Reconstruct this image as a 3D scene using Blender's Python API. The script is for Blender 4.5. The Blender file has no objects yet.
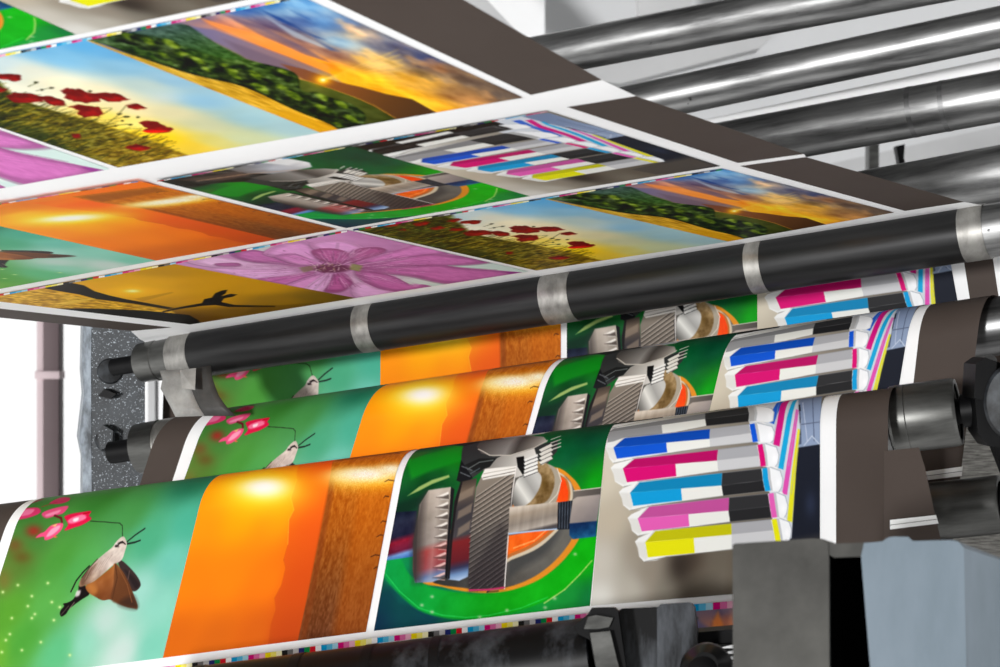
import bpy, bmesh, math
import numpy as np
from mathutils import Vector

# ------------------------------------------------------------------ basics
F = 2400.0                       # focal length in pixels (1000 px wide frame)
CAM = np.array([0.0, 0.0, 1.5])
S = bpy.context.scene
COL = S.collection
rng = np.random.default_rng(7)

def V(*a): return np.array(a, float)
def nrm(v): return v / np.linalg.norm(v)
def ray(x, y): return np.array([(x - 500.0) / F, 1.0, (333.5 - y) / F])
def W(x, y, d): return CAM + d * ray(x, y)

# ------------------------------------------------------------------ materials
def new_mat(name):
    m = bpy.data.materials.new(name); m.use_nodes = True
    nt = m.node_tree; b = nt.nodes['Principled BSDF']
    return m, nt, b
def lin(c):
    c = np.asarray(c, float) / 255.0
    return np.where(c <= 0.04045, c / 12.92, ((c + 0.055) / 1.055) ** 2.4)
def L4(c): return tuple(lin(c)) + (1.0,)

def noise_mat(name, c1, c2, scale=(20, 20, 20), metallic=0.0, rough=0.5, r2=None, detail=6, lo=0.35, hi=0.65,
              bump=0.0, spec=0.5, coord='Object', speck=None, coat=0.0, align=False):
    m, nt, b = new_mat(name); N = nt.nodes; K = nt.links
    tc = N.new('ShaderNodeTexCoord'); mp = N.new('ShaderNodeMapping'); mp.inputs['Scale'].default_value = scale
    src = tc.outputs[coord]
    if align:                                        # turn the pattern so that it runs along the roller axes
        for ax_, an in ((2, math.radians(21.4)), (1, math.radians(7.5))):
            rt = N.new('ShaderNodeMapping'); e = [0, 0, 0]; e[ax_] = an; rt.inputs['Rotation'].default_value = e
            K.new(src, rt.inputs[0]); src = rt.outputs[0]
    K.new(src, mp.inputs[0])
    nz = N.new('ShaderNodeTexNoise'); nz.inputs['Scale'].default_value = 1.0; nz.inputs['Detail'].default_value = detail
    nz.inputs['Roughness'].default_value = 0.62
    K.new(mp.outputs[0], nz.inputs['Vector'])
    cr = N.new('ShaderNodeValToRGB'); cr.color_ramp.elements[0].position = lo; cr.color_ramp.elements[1].position = hi
    cr.color_ramp.elements[0].color = L4(c1); cr.color_ramp.elements[1].color = L4(c2)
    K.new(nz.outputs['Fac'], cr.inputs[0])
    out = cr.outputs[0]
    if speck:
        col, sc, th = speck
        n2 = N.new('ShaderNodeTexNoise'); n2.inputs['Scale'].default_value = sc; n2.inputs['Detail'].default_value = 3
        K.new(tc.outputs[coord], n2.inputs['Vector'])
        c2r = N.new('ShaderNodeValToRGB'); c2r.color_ramp.elements[0].position = th; c2r.color_ramp.elements[1].position = th + 0.05
        K.new(n2.outputs['Fac'], c2r.inputs[0])
        mx = N.new('ShaderNodeMix'); mx.data_type = 'RGBA'
        K.new(c2r.outputs[0], mx.inputs['Factor']); K.new(out, mx.inputs['A']); mx.inputs['B'].default_value = L4(col)
        out = mx.outputs['Result']
    K.new(out, b.inputs['Base Color'])
    b.inputs['Metallic'].default_value = metallic; b.inputs['Roughness'].default_value = rough
    b.inputs['Specular IOR Level'].default_value = spec
    b.inputs['Coat Weight'].default_value = coat
    if r2 is not None:
        mr = N.new('ShaderNodeMapRange'); mr.inputs['To Min'].default_value = rough; mr.inputs['To Max'].default_value = r2
        K.new(nz.outputs['Fac'], mr.inputs['Value']); K.new(mr.outputs[0], b.inputs['Roughness'])
    if bump:
        bp = N.new('ShaderNodeBump'); bp.inputs['Strength'].default_value = bump; bp.inputs['Distance'].default_value = 0.002
        K.new(nz.outputs['Fac'], bp.inputs['Height']); K.new(bp.outputs[0], b.inputs['Normal'])
    return m

def ink_mat(name):
    m, nt, b = new_mat(name)
    at = nt.nodes.new('ShaderNodeVertexColor'); at.layer_name = 'ink'
    nt.links.new(at.outputs['Color'], b.inputs['Base Color'])
    b.inputs['Roughness'].default_value = 0.55; b.inputs['Specular IOR Level'].default_value = 0.08
    return m

M = {}
M['ink'] = ink_mat('printed ink')
M['white'] = noise_mat('white paper', (243, 243, 243), (247, 247, 247), (9, 9, 9), rough=0.7, spec=0.05)
M['brown'] = noise_mat('brown bare paper', (73, 64, 59), (78, 69, 64), (6, 6, 6), rough=0.6, spec=0.08)
M['rubber'] = noise_mat('black roller rubber', (24, 24, 25), (44, 44, 44), (1.5, 60, 60), metallic=0.55, rough=0.3, r2=0.42, align=True)
M['band'] = noise_mat('worn steel band', (120, 118, 114), (165, 163, 158), (60, 30, 30), metallic=0.75, rough=0.35, r2=0.5)
M['steel'] = noise_mat('stained steel', (96, 96, 96), (200, 200, 199), (5, 50, 50), metallic=0.92, rough=0.3, r2=0.46, lo=0.32, hi=0.68, detail=12, bump=0.12,
                       speck=((60, 60, 60), 60, 0.72), align=True)
M['mottled'] = noise_mat('mottled dark iron', (14, 15, 17), (74, 79, 84), (34, 34, 34), rough=0.5, lo=0.42, hi=0.7, spec=0.3)
M['panel'] = noise_mat('pale grey panel', (196, 197, 198), (210, 211, 212), (1, 1, 1), rough=0.8, spec=0.1)
M['steel3'] = noise_mat('rubbed steel', (96, 96, 96), (160, 160, 160), (3, 60, 60), metallic=0.9, rough=0.42, r2=0.5, align=True)
M['void'] = noise_mat('recess shade black', (3, 3, 3), (6, 6, 6), (9, 9, 9), rough=0.9, spec=0.0)  # near-black colour stands in for shade inside the slot and roller bores
M['steel2'] = noise_mat('brushed dark steel', (62, 62, 62), (140, 140, 140), (2, 60, 60), metallic=0.85, rough=0.28, r2=0.42, lo=0.3, hi=0.7, detail=8, align=True)
M['castgrey'] = noise_mat('cast metal', (56, 56, 54), (118, 118, 115), (6, 40, 40), metallic=0.75, rough=0.3, r2=0.46, lo=0.3, hi=0.7, detail=8, align=True)
M['black'] = noise_mat('black machine paint', (6, 6, 7), (15, 15, 16), (20, 20, 20), rough=0.5, spec=0.18)
M['blacksmear'] = noise_mat('oily black with highlights', (5, 5, 6), (112, 116, 122), (26, 26, 7), rough=0.35, r2=0.55, lo=0.47, hi=0.8, spec=0.25)  # light grey patches paint in both oil smears and highlights
M['beamblack'] = noise_mat('smeared black with highlights', (5, 5, 6), (96, 99, 104), (16, 16, 8), rough=0.35, r2=0.5, lo=0.57, hi=0.85, spec=0.22)  # grey in the colour imitates highlights along with oil smears
M['tapegrey'] = noise_mat('grey tape', (128, 127, 124), (172, 171, 167), (30, 8, 30), rough=0.5, spec=0.3)
M['tapedark'] = noise_mat('dark grey tape', (52, 51, 50), (76, 75, 73), (30, 8, 30), rough=0.5, spec=0.3)
M['frame'] = noise_mat('speckled frame steel', (24, 27, 30), (62, 67, 72), (30, 30, 22), metallic=0.1, rough=0.5, speck=((170, 178, 186), 520, 0.62), lo=0.3, hi=0.7)
M['framelight'] = noise_mat('pale frame edge', (62, 67, 72), (150, 160, 170), (70, 70, 30), metallic=0.1, rough=0.5, lo=0.35, hi=0.6)
M['wall'] = noise_mat('white wall paint', (240, 240, 240), (247, 247, 247), (1, 1, 1), rough=0.8, spec=0.1)
M['wallgrey'] = noise_mat('grey wall paint', (176, 177, 178), (205, 205, 205), (1, 1, 1), rough=0.8, spec=0.1)
M['column'] = noise_mat('mauve brown paint', (92, 79, 81), (104, 90, 92), (2, 2, 2), rough=0.6, spec=0.2)
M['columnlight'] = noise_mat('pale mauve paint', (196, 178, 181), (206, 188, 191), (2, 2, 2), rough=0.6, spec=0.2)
M['housegrey'] = noise_mat('grey cast housing', (58, 57, 54), (90, 89, 85), (14, 14, 14), metallic=0.1, rough=0.5, lo=0.3, hi=0.7, detail=7, spec=0.3)
M['houseblue'] = noise_mat('pale blue grey plastic', (102, 117, 127), (128, 141, 152), (9, 9, 3), rough=0.25, spec=0.4, coat=0.4)
M['ribbed'] = noise_mat('ribbed fabric', (88, 86, 82), (148, 146, 140), (60, 60, 420), rough=0.8, lo=0.35, hi=0.65, bump=0.5)

# ------------------------------------------------------------------ objects
def link(name, me, mats, parent=None):
    o = bpy.data.objects.new(name, me); COL.objects.link(o)
    for m in mats: me.materials.append(m)
    if parent is not None: o.parent = parent
    return o
def tag(o, label=None, cat=None, group=None, kind=None):
    if label: o['label'] = label
    if cat: o['category'] = cat
    if group: o['group'] = group
    if kind: o['kind'] = kind
    return o
def np_mesh(name, verts, faces):
    me = bpy.data.meshes.new(name)
    verts = np.asarray(verts, np.float32); faces = np.asarray(faces, np.int32)
    me.vertices.add(len(verts)); me.vertices.foreach_set('co', verts.ravel())
    k = faces.shape[1]
    me.loops.add(faces.size); me.loops.foreach_set('vertex_index', faces.ravel())
    me.polygons.add(len(faces)); me.polygons.foreach_set('loop_start', np.arange(0, faces.size, k, dtype=np.int32))
    me.update(calc_edges=True)
    return me
def smooth(me, ang=35):
    me.polygons.foreach_set('use_smooth', [True] * len(me.polygons))
    me.set_sharp_from_angle(angle=math.radians(ang))
def empty(name, loc):
    o = bpy.data.objects.new(name, None); COL.objects.link(o); o.location = Vector(loc); o.empty_display_size = 0.02
    ORG[o.name] = np.asarray(loc, float)
    return o
ORG = {}
def org(parent):
    return ORG.get(parent.name, np.zeros(3)) if parent is not None else np.zeros(3)

def bm_obj(name, bm, mat, parent=None, bevel=0.0, seg=2, ang=35):
    if bevel:
        es = [e for e in bm.edges if len(e.link_faces) == 2 and e.calc_face_angle(0) > math.radians(30)]
        bmesh.ops.bevel(bm, geom=es, offset=bevel, segments=seg, affect='EDGES', profile=0.5)
    bmesh.ops.recalc_face_normals(bm, faces=bm.faces)
    o_ = org(parent)
    for v in bm.verts: v.co -= Vector(o_)
    me = bpy.data.meshes.new(name); bm.to_mesh(me); bm.free()
    smooth(me, ang)
    if parent is None:                     # own origin at the mesh centre
        c = sum((v.co for v in me.vertices), Vector()) / len(me.vertices)
        for v in me.vertices: v.co -= c
        o = link(name, me, [mat]); o.location = c; ORG[o.name] = np.array(c)
        return o
    return link(name, me, [mat], parent)

def prism(name, pts, d, thick, mat, parent=None, bevel=0.004, vec=(0, 1, 0), seg=2):
    """solid whose front outline is seen at the pixels pts (each may carry its own depth), extruded straight back"""
    bm = bmesh.new(); f = []; b = []
    for p in pts:
        dd = p[2] if len(p) > 2 else d
        q = W(p[0], p[1], dd); f.append(bm.verts.new(q)); b.append(bm.verts.new(q + thick * np.asarray(vec, float)))
    bm.faces.new(f); bm.faces.new(b[::-1])
    n = len(f)
    for i in range(n):
        j = (i + 1) % n
        bm.faces.new((f[i], b[i], b[j], f[j]))
    return bm_obj(name, bm, mat, parent, bevel, seg)

class Axis:
    """roller axis through two pixels at two depths"""
    def __init__(s, pL, dL, pR, dR):
        s.P = W(*pL, dL); s.Q = W(*pR, dR); s.a = nrm(s.Q - s.P)
        r = nrm(s.P - CAM)
        s.w = nrm(-(r - s.a * (r @ s.a)))          # toward the camera
        s.u = np.cross(s.w, s.a);  s.u = s.u if s.u[2] > 0 else -s.u
    r = 0.0
    def t(s, x):                                    # metres along the axis where the near side shows at image column x
        k = (x - 500.0) / F
        P = s.P + s.r * s.w - CAM
        return (k * P[1] - P[0]) / (s.a[0] - k * s.a[1])
    def at(s, t): return s.P + t * s.a
    def depth(s, x): return (s.at(s.t(x)) - CAM)[1]
def lathe(name, ax, prof, mat, parent=None, seg=56, cap=True, ang=30, bore=None):
    """prof: [(t metres, radius)] along axis"""
    bm = bmesh.new(); rings = []
    for t, r in prof:
        c = ax.at(t)
        rings.append([bm.verts.new(c + r * (math.cos(k * 2 * math.pi / seg) * ax.w + math.sin(k * 2 * math.pi / seg) * ax.u)) for k in range(seg)])
    for A, B in zip(rings[:-1], rings[1:]):
        for k in range(seg):
            bm.faces.new((A[k], A[(k + 1) % seg], B[(k + 1) % seg], B[k]))
    if cap:
        bm.faces.new(rings[0][::-1]); bm.faces.new(rings[-1])
    return bm_obj(name, bm, mat, parent, 0, ang=ang)
def lx(ax, prof):                                   # profile given by image columns
    return [(ax.t(x), r) for x, r in prof]

# ------------------------------------------------------------------ homographies
def homog(src, dst):
    A = []; b = []
    for (x, y), (u, v) in zip(src, dst):
        A += [[x, y, 1, 0, 0, 0, -u * x, -u * y], [0, 0, 0, x, y, 1, -v * x, -v * y]]; b += [u, v]
    h = np.linalg.solve(np.array(A, float), np.array(b, float))
    return np.r_[h, 1].reshape(3, 3)
def hmap(H, p):
    p = np.asarray(p, float); q = np.c_[p.reshape(-1, 2), np.ones(p.size // 2)] @ H.T
    return (q[:, :2] / q[:, 2:]).reshape(p.shape)
UNIT = [(0, 0), (1, 0), (1, 1), (0, 1)]
# ------------------------------------------------------------------ paper over rollers
class Web:
    """paper that comes over a guide roller and hangs in a plane. pL/pR lie on the crest seen by the camera."""
    def __init__(s, pL, dL, pR, dR, R, tilt):
        s.P = W(*pL, dL); Q = W(*pR, dR); s.a = nrm(Q - s.P); s.R = R
        mid = (s.P + Q) / 2; r = nrm(mid - CAM)
        up = np.cross(r, s.a); up = up if up[2] > 0 else -up; s.up = nrm(up)
        s.w = nrm(np.cross(s.a, s.up)); s.w = s.w if s.w @ r < 0 else -s.w
        th = math.radians(tilt)
        s.n = math.cos(th) * s.w + math.sin(th) * s.up
        s.e = math.sin(th) * s.w - math.cos(th) * s.up
        s.C = s.P - R * s.up; s.O = s.C + R * s.n
        s.th = th; s.screst = -R * (math.pi / 2 - th)
    def pt(s, t, q, off=0.0):
        t = np.asarray(t, float)[..., None]; q = np.asarray(q, float)
        ph = np.clip(-q / s.R, 0, None)[..., None]; qq = np.clip(q, 0, None)[..., None]
        return s.C + t * s.a + (s.R + off) * (np.cos(ph) * s.n - np.sin(ph) * s.e) + qq * s.e
    def px(s, x, y):
        """pixel -> (t, q)"""
        r = ray(x, y); k = ((s.O - CAM) @ s.n) / (r @ s.n); p = CAM + k * r - s.O
        q = p @ s.e
        if q >= 0: return (p @ s.a, q)
        o = CAM - s.C; o2 = np.array([o @ s.n, o @ -s.e]); r2 = np.array([r @ s.n, r @ -s.e])
        A = r2 @ r2; B = o2 @ r2; Cc = o2 @ o2 - s.R ** 2; D = max(B * B - A * Cc, 0)
        k = (-B - math.sqrt(D)) / A; h = o2 + k * r2
        return ((CAM + k * r - s.C) @ s.a, -s.R * math.atan2(h[1], h[0]))


def picture_frame(web, quad):
    """picture corners in sheet coordinates; straight edges are carried on over the crest"""
    def edge(a, b):
        m = (a[0] + (b[0] - a[0]) * .22, a[1] + (b[1] - a[1]) * .22)
        t0, q0 = web.px(*m); t1, q1 = web.px(*b); qa = web.px(*a)[1]
        return (t0 + (t1 - t0) * (qa - q0) / (q1 - q0), qa), (t1, q1)
    (TL, BL), (TR, BR) = edge(quad[0], quad[3]), edge(quad[1], quad[2])
    return homog([(0, VS), (1, VS), (1, 1), (0, 1)], [TL, TR, BR, BL])
VS = 0.12      # art row that sits on the crest of the guide rollers
RF = 0.047
front = Web((0, 504), 2.62, (890, 388), 2.34, RF, 20)
FQ = {'moth': [(24, 501), (207, 476), (163, 658), (-34, 683)], 'sunset': [(207, 476), (400, 451), (366, 632), (163, 658)],
      'gears': [(407.5, 449), (607.5, 422), (590, 606), (374, 631)], 'boxes': [(607.5, 422), (820, 392.5), (820, 587), (591, 606)]}
def traced(key):
    """map from image pixels to the picture on the front web (rows above the crest run on evenly)"""
    Hf = np.linalg.inv(picture_frame(front, FQ[key]))
    def f(p):
        p = np.asarray(p, float); out = []
        for x, y in p.reshape(-1, 2):
            yc = 504 - (504 - 388) / 890 * x + 1.5
            if y < yc:
                t, q = front.px(x, yc); t2, q2 = front.px(x, yc + 40); t3, q3 = front.px(x, yc + 100)
                k = (q3 - q2) / 60; q = q + (y - yc) * k; t = t + (t3 - t2) / 60 * (y - yc)
            else: t, q = front.px(x, y)
            out.append((t, q))
        return hmap(Hf, np.array(out)).reshape(p.shape)
    return f
# ------------------------------------------------------------------ picture painting (flat inks only)
def vnoise(h, w, ny, nx, seed):
    g = np.random.default_rng(seed).random((ny + 2, nx + 2))
    y = np.linspace(0, ny, h, endpoint=False); x = np.linspace(0, nx, w, endpoint=False)
    yi = y.astype(int); xi = x.astype(int); fy = (y - yi)[:, None]; fx = (x - xi)[None]
    fy = fy * fy * (3 - 2 * fy); fx = fx * fx * (3 - 2 * fx)
    a = g[yi][:, xi]; b = g[yi][:, xi + 1]; c = g[yi + 1][:, xi]; d = g[yi + 1][:, xi + 1]
    return (a * (1 - fx) + b * fx) * (1 - fy) + (c * (1 - fx) + d * fx) * fy
def fbm(h, w, ny, nx, seed, oct=4):
    s = 0; amp = 0.5; tot = 0
    for k in range(oct):
        s = s + amp * vnoise(h, w, int(ny * 2 ** k), int(nx * 2 ** k), seed + 31 * k); tot += amp; amp *= 0.55
    return s / tot

class Art:
    sm = False
    def __init__(s, quad, w=440, h=400, v0=0.0, xf=None, fmap=None):
        """quad: image pixels TL,TR,BR,BL used while tracing; v0 = art row seen at the quad's top"""
        s.w, s.h = w, h
        if fmap is None:
            H = homog(quad, [(0, v0), (1, v0), (1, 1), (0, 1)]); fmap = lambda p: hmap(H, p)
        s.fmap = fmap
        s.img = np.zeros((h, w, 3)); s.xf = xf or (0, 0, 1)
        s.yy, s.xx = np.mgrid[0:h, 0:w].astype(float)
    def at(s, ox, oy, k): s.xf = (ox, oy, k); return s     # crop frame: px = o + p*k
    def path(s, pts, closed=True):
        p = np.asarray(pts, float)
        if s.sm and closed and len(p) > 3:              # rounded outline
            a, b, c, d = np.roll(p, 1, 0), p, np.roll(p, -1, 0), np.roll(p, -2, 0); o = []
            for t in (0, .25, .5, .75):
                o.append(.5 * (2 * b + (c - a) * t + (2 * a - 5 * b + 4 * c - d) * t * t + (3 * b - a - 3 * c + d) * t ** 3))
            p = np.stack(o, 1).reshape(-1, 2)
        q = np.roll(p, -1, 0) if closed else p[1:]
        out = []
        for a, b in zip(p, q):
            n = max(1, min(24, int(np.hypot(*(b - a)) * s.xf[2] / 9)))
            out += [a + (b - a) * i / n for i in range(n)]
        if not closed: out.append(p[-1])
        return s.uv(np.array(out))
    def uv(s, pts):
        p = np.asarray(pts, float); p = np.array(s.xf[:2]) + p * s.xf[2]
        return s.fmap(p) * np.array([s.w, s.h])
    def blend(s, m, c, sl=None):
        m = np.asarray(m)[..., None]; c = np.asarray(c, float)
        if sl is None: s.img = s.img * (1 - m) + c * m
        else: s.img[sl] = s.img[sl] * (1 - m) + c * m
    def mask(s, P, soft=0.0):
        x0 = int(max(0, P[:, 0].min() - 2 - 3 * soft)); x1 = int(min(s.w, P[:, 0].max() + 3 + 3 * soft))
        y0 = int(max(0, P[:, 1].min() - 2 - 3 * soft)); y1 = int(min(s.h, P[:, 1].max() + 3 + 3 * soft))
        if x1 <= x0 or y1 <= y0: return None, None
        X = s.xx[y0:y1, x0:x1] + 0.5; Y = s.yy[y0:y1, x0:x1] + 0.5
        ins = np.zeros(X.shape, bool); dist = np.full(X.shape, 1e9)
        n = len(P)
        for i in range(n):
            ax, ay = P[i]; bx, by = P[(i + 1) % n]
            if ay != by:
                c = ((ay > Y) != (by > Y)) & (X < (bx - ax) * (Y - ay) / (by - ay) + ax); ins ^= c
            ex, ey = bx - ax, by - ay; L = ex * ex + ey * ey + 1e-9
            t = np.clip(((X - ax) * ex + (Y - ay) * ey) / L, 0, 1)
            dist = np.minimum(dist, np.hypot(X - ax - t * ex, Y - ay - t * ey))
        sd = np.where(ins, dist, -dist)
        k = max(soft, 0.6)
        return np.clip(sd / (2 * k) + 0.5, 0, 1), (slice(y0, y1), slice(x0, x1))
    def poly(s, pts, c, a=1.0, soft=0.6, tex=None):
        m, sl = s.mask(s.path(pts), soft)
        if m is None: return
        c = np.asarray(c, float)
        if tex is not None: c = c + tex[sl][..., None]
        s.blend(m * a, c, sl)
    def grad(s, pts, p0, c0, p1, c1, a=1.0, soft=0.6, mid=None, tex=None):
        """polygon filled with a ramp from p0 to p1 (several stops allowed through mid)"""
        m, sl = s.mask(s.path(pts), soft)
        if m is None: return
        q0, q1 = s.uv([p0, p1]); d = q1 - q0
        t = ((s.xx[sl] - q0[0]) * d[0] + (s.yy[sl] - q0[1]) * d[1]) / (d @ d + 1e-9)
        st = [(0, c0)] + (mid or []) + [(1, c1)]
        xs = [k for k, _ in st]
        c = np.stack([np.interp(t, xs, [q[i] for _, q in st]) for i in range(3)], -1)
        if tex is not None: c = c + tex[sl][..., None]
        s.blend(m * a, c, sl)
    def line(s, pts, c, wd=1.2, a=1.0):
        P = s.path(pts, False)
        for (ax, ay), (bx, by) in zip(P[:-1], P[1:]):
            x0 = int(max(0, min(ax, bx) - wd - 2)); x1 = int(min(s.w, max(ax, bx) + wd + 3))
            y0 = int(max(0, min(ay, by) - wd - 2)); y1 = int(min(s.h, max(ay, by) + wd + 3))
            if x1 <= x0 or y1 <= y0: continue
            X = s.xx[y0:y1, x0:x1] + 0.5; Y = s.yy[y0:y1, x0:x1] + 0.5
            ex, ey = bx - ax, by - ay; L = ex * ex + ey * ey + 1e-9
            t = np.clip(((X - ax) * ex + (Y - ay) * ey) / L, 0, 1)
            dd = np.hypot(X - ax - t * ex, Y - ay - t * ey)
            s.blend(np.clip(wd / 2 - dd + 0.5, 0, 1) * a, c, (slice(y0, y1), slice(x0, x1)))
    def blob(s, p, rx, ry, c, a=1.0, pw=1.0):
        """soft spot; rx, ry in pixels of the tracing frame"""
        q = s.uv([p, (p[0] + rx, p[1]), (p[0], p[1] + ry)]); e1 = q[1] - q[0]; e2 = q[2] - q[0]
        Mi = np.linalg.inv(np.array([e1, e2]).T)
        dx = s.xx - q[0][0]; dy = s.yy - q[0][1]
        u = Mi[0, 0] * dx + Mi[0, 1] * dy; v = Mi[1, 0] * dx + Mi[1, 1] * dy
        s.blend(np.exp(-(u * u + v * v) ** pw) * a, c)
    def field(s, pts, p=3.0):
        """smooth blend of colour samples [(x,y,(r,g,b))]"""
        P = s.uv([(x, y) for x, y, _ in pts]) / np.array([s.w, s.h]); C = np.array([c for _, _, c in pts], float)
        X = s.xx[::4, ::4] / s.w; Y = s.yy[::4, ::4] / s.h
        num = 0; den = 0
        for (px, py), c in zip(P, C):
            wgt = 1.0 / ((X - px) ** 2 + (Y - py) ** 2 + 0.002) ** (p / 2)
            num = num + wgt[..., None] * c; den = den + wgt[..., None]
        f = num / den
        # bilinear upsample
        hh, ww = f.shape[:2]
        yi = np.clip(np.arange(s.h) / 4, 0, hh - 1.001); xi = np.clip(np.arange(s.w) / 4, 0, ww - 1.001)
        y0 = yi.astype(int); x0 = xi.astype(int); fy = (yi - y0)[:, None, None]; fx = (xi - x0)[None, :, None]
        y1 = np.minimum(y0 + 1, hh - 1); x1 = np.minimum(x0 + 1, ww - 1)
        s.img = (f[y0][:, x0] * (1 - fx) + f[y0][:, x1] * fx) * (1 - fy) + (f[y1][:, x0] * (1 - fx) + f[y1][:, x1] * fx) * fy
    def noise(s, ny, nx, seed, oct=4): return fbm(s.h, s.w, ny, nx, seed, oct) - 0.5
    def add(s, t): s.img = s.img + (t[..., None] if t.ndim == 2 else t)
    def sample(s, u, v):
        x = np.clip(u * s.w - 0.5, 0, s.w - 1.001); y = np.clip(v * s.h - 0.5, 0, s.h - 1.001)
        x0 = x.astype(int); y0 = y.astype(int); fx = (x - x0)[..., None]; fy = (y - y0)[..., None]
        I = np.clip(s.img, 0, 255)
        return (I[y0, x0] * (1 - fx) + I[y0, x0 + 1] * fx) * (1 - fy) + (I[y0 + 1, x0] * (1 - fx) + I[y0 + 1, x0 + 1] * fx) * fy

ART = {}

# --- hovering hawk moth
def art_moth():
    A = Art(None, fmap=traced('moth'))
    A.field([(30, 515, (72, 140, 62)), (100, 500, (66, 145, 62)), (195, 482, (40, 135, 100)), (20, 562, (98, 140, 58)), (60, 560, (84, 166, 70)),
             (130, 512, (76, 158, 84)), (188, 525, (84, 188, 158)), (172, 562, (120, 205, 185)), (10, 612, (98, 172, 58)), (-5, 655, (118, 186, 64)),
             (50, 602, (98, 182, 88)), (88, 640, (150, 215, 190)), (105, 622, (196, 222, 212)), (122, 652, (206, 226, 218)), (158, 604, (146, 214, 194)),
             (152, 645, (130, 208, 184)), (58, 652, (100, 195, 138)), (22, 640, (84, 172, 68)), (140, 590, (160, 215, 200)), (80, 570, (92, 180, 96)),
             (40, 535, (70, 140, 60)), (150, 540, (84, 182, 140))], 3.2)
    A.add(A.noise(5, 5, 3) * 16)
    A.blob((34, 531), 8, 6, (176, 48, 40), .8); A.blob((15, 545), 9, 8, (150, 70, 40), .5); A.blob((22, 557), 9, 6, (112, 100, 40), .75)
    A.blob((4, 580), 8, 12, (150, 120, 60), .5)
    A.at(0, 490, .15); A.sm = True
    A.poly([(60, 120), (150, 125), (250, 120), (272, 150), (215, 180), (120, 200), (40, 190)], (214, 70, 118), soft=1.5)
    A.poly([(140, 140), (230, 130), (200, 165), (130, 175)], (238, 150, 180), .8, 2)
    A.poly([(280, 160), (340, 130), (455, 108), (425, 155), (380, 170), (310, 190)], (226, 96, 138), soft=1.5)
    A.poly([(310, 165), (400, 135), (390, 155), (320, 178)], (244, 170, 195), .8, 2)
    A.poly([(330, 92), (400, 55), (466, 55), (455, 78), (400, 95)], (196, 62, 104), soft=1.5)
    A.poly([(120, 90), (260, 60), (300, 62), (170, 105)], (170, 50, 70), .7, 2)
    A.line([(280, 115), (380, 85)], (160, 60, 60), 2); A.line([(365, 172), (408, 188), (416, 218)], (110, 40, 45), 4)
    A.poly([(432, 178), (480, 160), (540, 150), (608, 142), (596, 172), (610, 196), (545, 236), (500, 250), (432, 272), (455, 232), (440, 200)], (222, 30, 84), soft=1)
    A.poly([(455, 205), (500, 178), (560, 165), (575, 190), (520, 215), (470, 225)], (248, 150, 178), .9, 2)
    A.poly([(490, 195), (525, 185), (520, 205), (495, 212)], (255, 235, 240), .9, 1.5); A.line([(560, 160), (600, 150)], (190, 20, 40), 3)
    A.poly([(418, 222), (414, 262), (372, 306), (330, 330), (300, 334), (292, 312), (240, 320), (268, 292), (300, 278), (345, 236)], (236, 96, 138), soft=1)
    A.poly([(400, 235), (395, 262), (350, 300), (310, 312), (345, 262)], (252, 186, 205), .85, 2)
    A.poly([(345, 240), (385, 225), (370, 245)], (240, 214, 130), .9, 1); A.poly([(360, 300), (385, 315), (365, 320)], (240, 120, 90), soft=1)
    A.line([(605, 208), (700, 214), (800, 222), (818, 240), (818, 318)], (40, 70, 40), 1.6)
    A.line([(850, 345), (905, 300), (967, 258)], (28, 48, 42), 3); A.line([(848, 360), (900, 350), (936, 337)], (28, 48, 42), 3.2)
    A.at(40, 530, .1648)
    A.poly([(470, 185), (492, 182), (540, 222), (590, 280), (613, 330), (596, 362), (565, 372), (530, 330)], (66, 60, 54))
    A.poly([(515, 240), (570, 285), (604, 330), (580, 356), (545, 300)], (42, 40, 38), .8, 2)
    A.line([(545, 250), (535, 300)], (110, 98, 86), 3, .7)
    A.line([(300, 220), (262, 258), (222, 308), (190, 374)], (30, 30, 26), 3.5)
    A.poly([(240, 330), (278, 342), (302, 388), (262, 418), (222, 446), (180, 480), (160, 510), (132, 526), (122, 508), (128, 486), (148, 462), (142, 448), (176, 438), (205, 418), (232, 372)], (26, 22, 20))
    A.line([(130, 515), (175, 462)], (90, 84, 76), 2); A.line([(180, 480), (210, 440)], (130, 120, 110), 2); A.poly([(225, 372), (248, 368), (240, 398), (216, 405)], (225, 225, 220), .9, 2)
    A.grad([(505, 40), (522, 60), (528, 88), (516, 132), (495, 184), (440, 218), (390, 262), (330, 312), (282, 335), (240, 345), (248, 300), (290, 242), (340, 190), (392, 145), (440, 106), (470, 66)],
           (520, 50), (206, 198, 186), (260, 330), (150, 128, 100), mid=[(.5, (214, 204, 192))], tex=A.noise(40, 40, 11, 3) * 60)
    A.poly([(250, 300), (300, 240), (345, 205), (300, 280), (262, 330)], (110, 90, 68), .75, 2); A.line([(350, 178), (300, 232), (255, 290)], (58, 50, 42), 2)
    for k in range(7): A.line([(440 - k * 22, 150 + k * 14), (395 - k * 20, 215 + k * 14)], (168, 156, 142), 1.5, .7)
    A.grad([(458, 205), (500, 250), (540, 322), (580, 420), (594, 462), (585, 476), (560, 474), (510, 462), (432, 424), (382, 428), (330, 402), (290, 374), (280, 338), (330, 312), (392, 262), (440, 222)],
           (440, 215), (176, 122, 62), (440, 450), (112, 72, 36), tex=A.noise(14, 14, 12, 3) * 50)
    A.poly([(458, 205), (500, 250), (540, 322), (594, 470), (560, 474), (510, 462), (432, 424), (448, 330)], (104, 74, 40), .75, 1.5)
    A.poly([(560, 400), (594, 470), (540, 472), (480, 445)], (62, 50, 38), .7, 6); A.poly([(290, 345), (330, 330), (350, 370), (320, 392)], (196, 140, 70), .7, 4)
    A.line([(458, 205), (470, 290), (440, 420)], (84, 56, 30), 1.5); A.line([(470, 215), (530, 330), (560, 440)], (140, 100, 60), 1.5)
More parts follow.
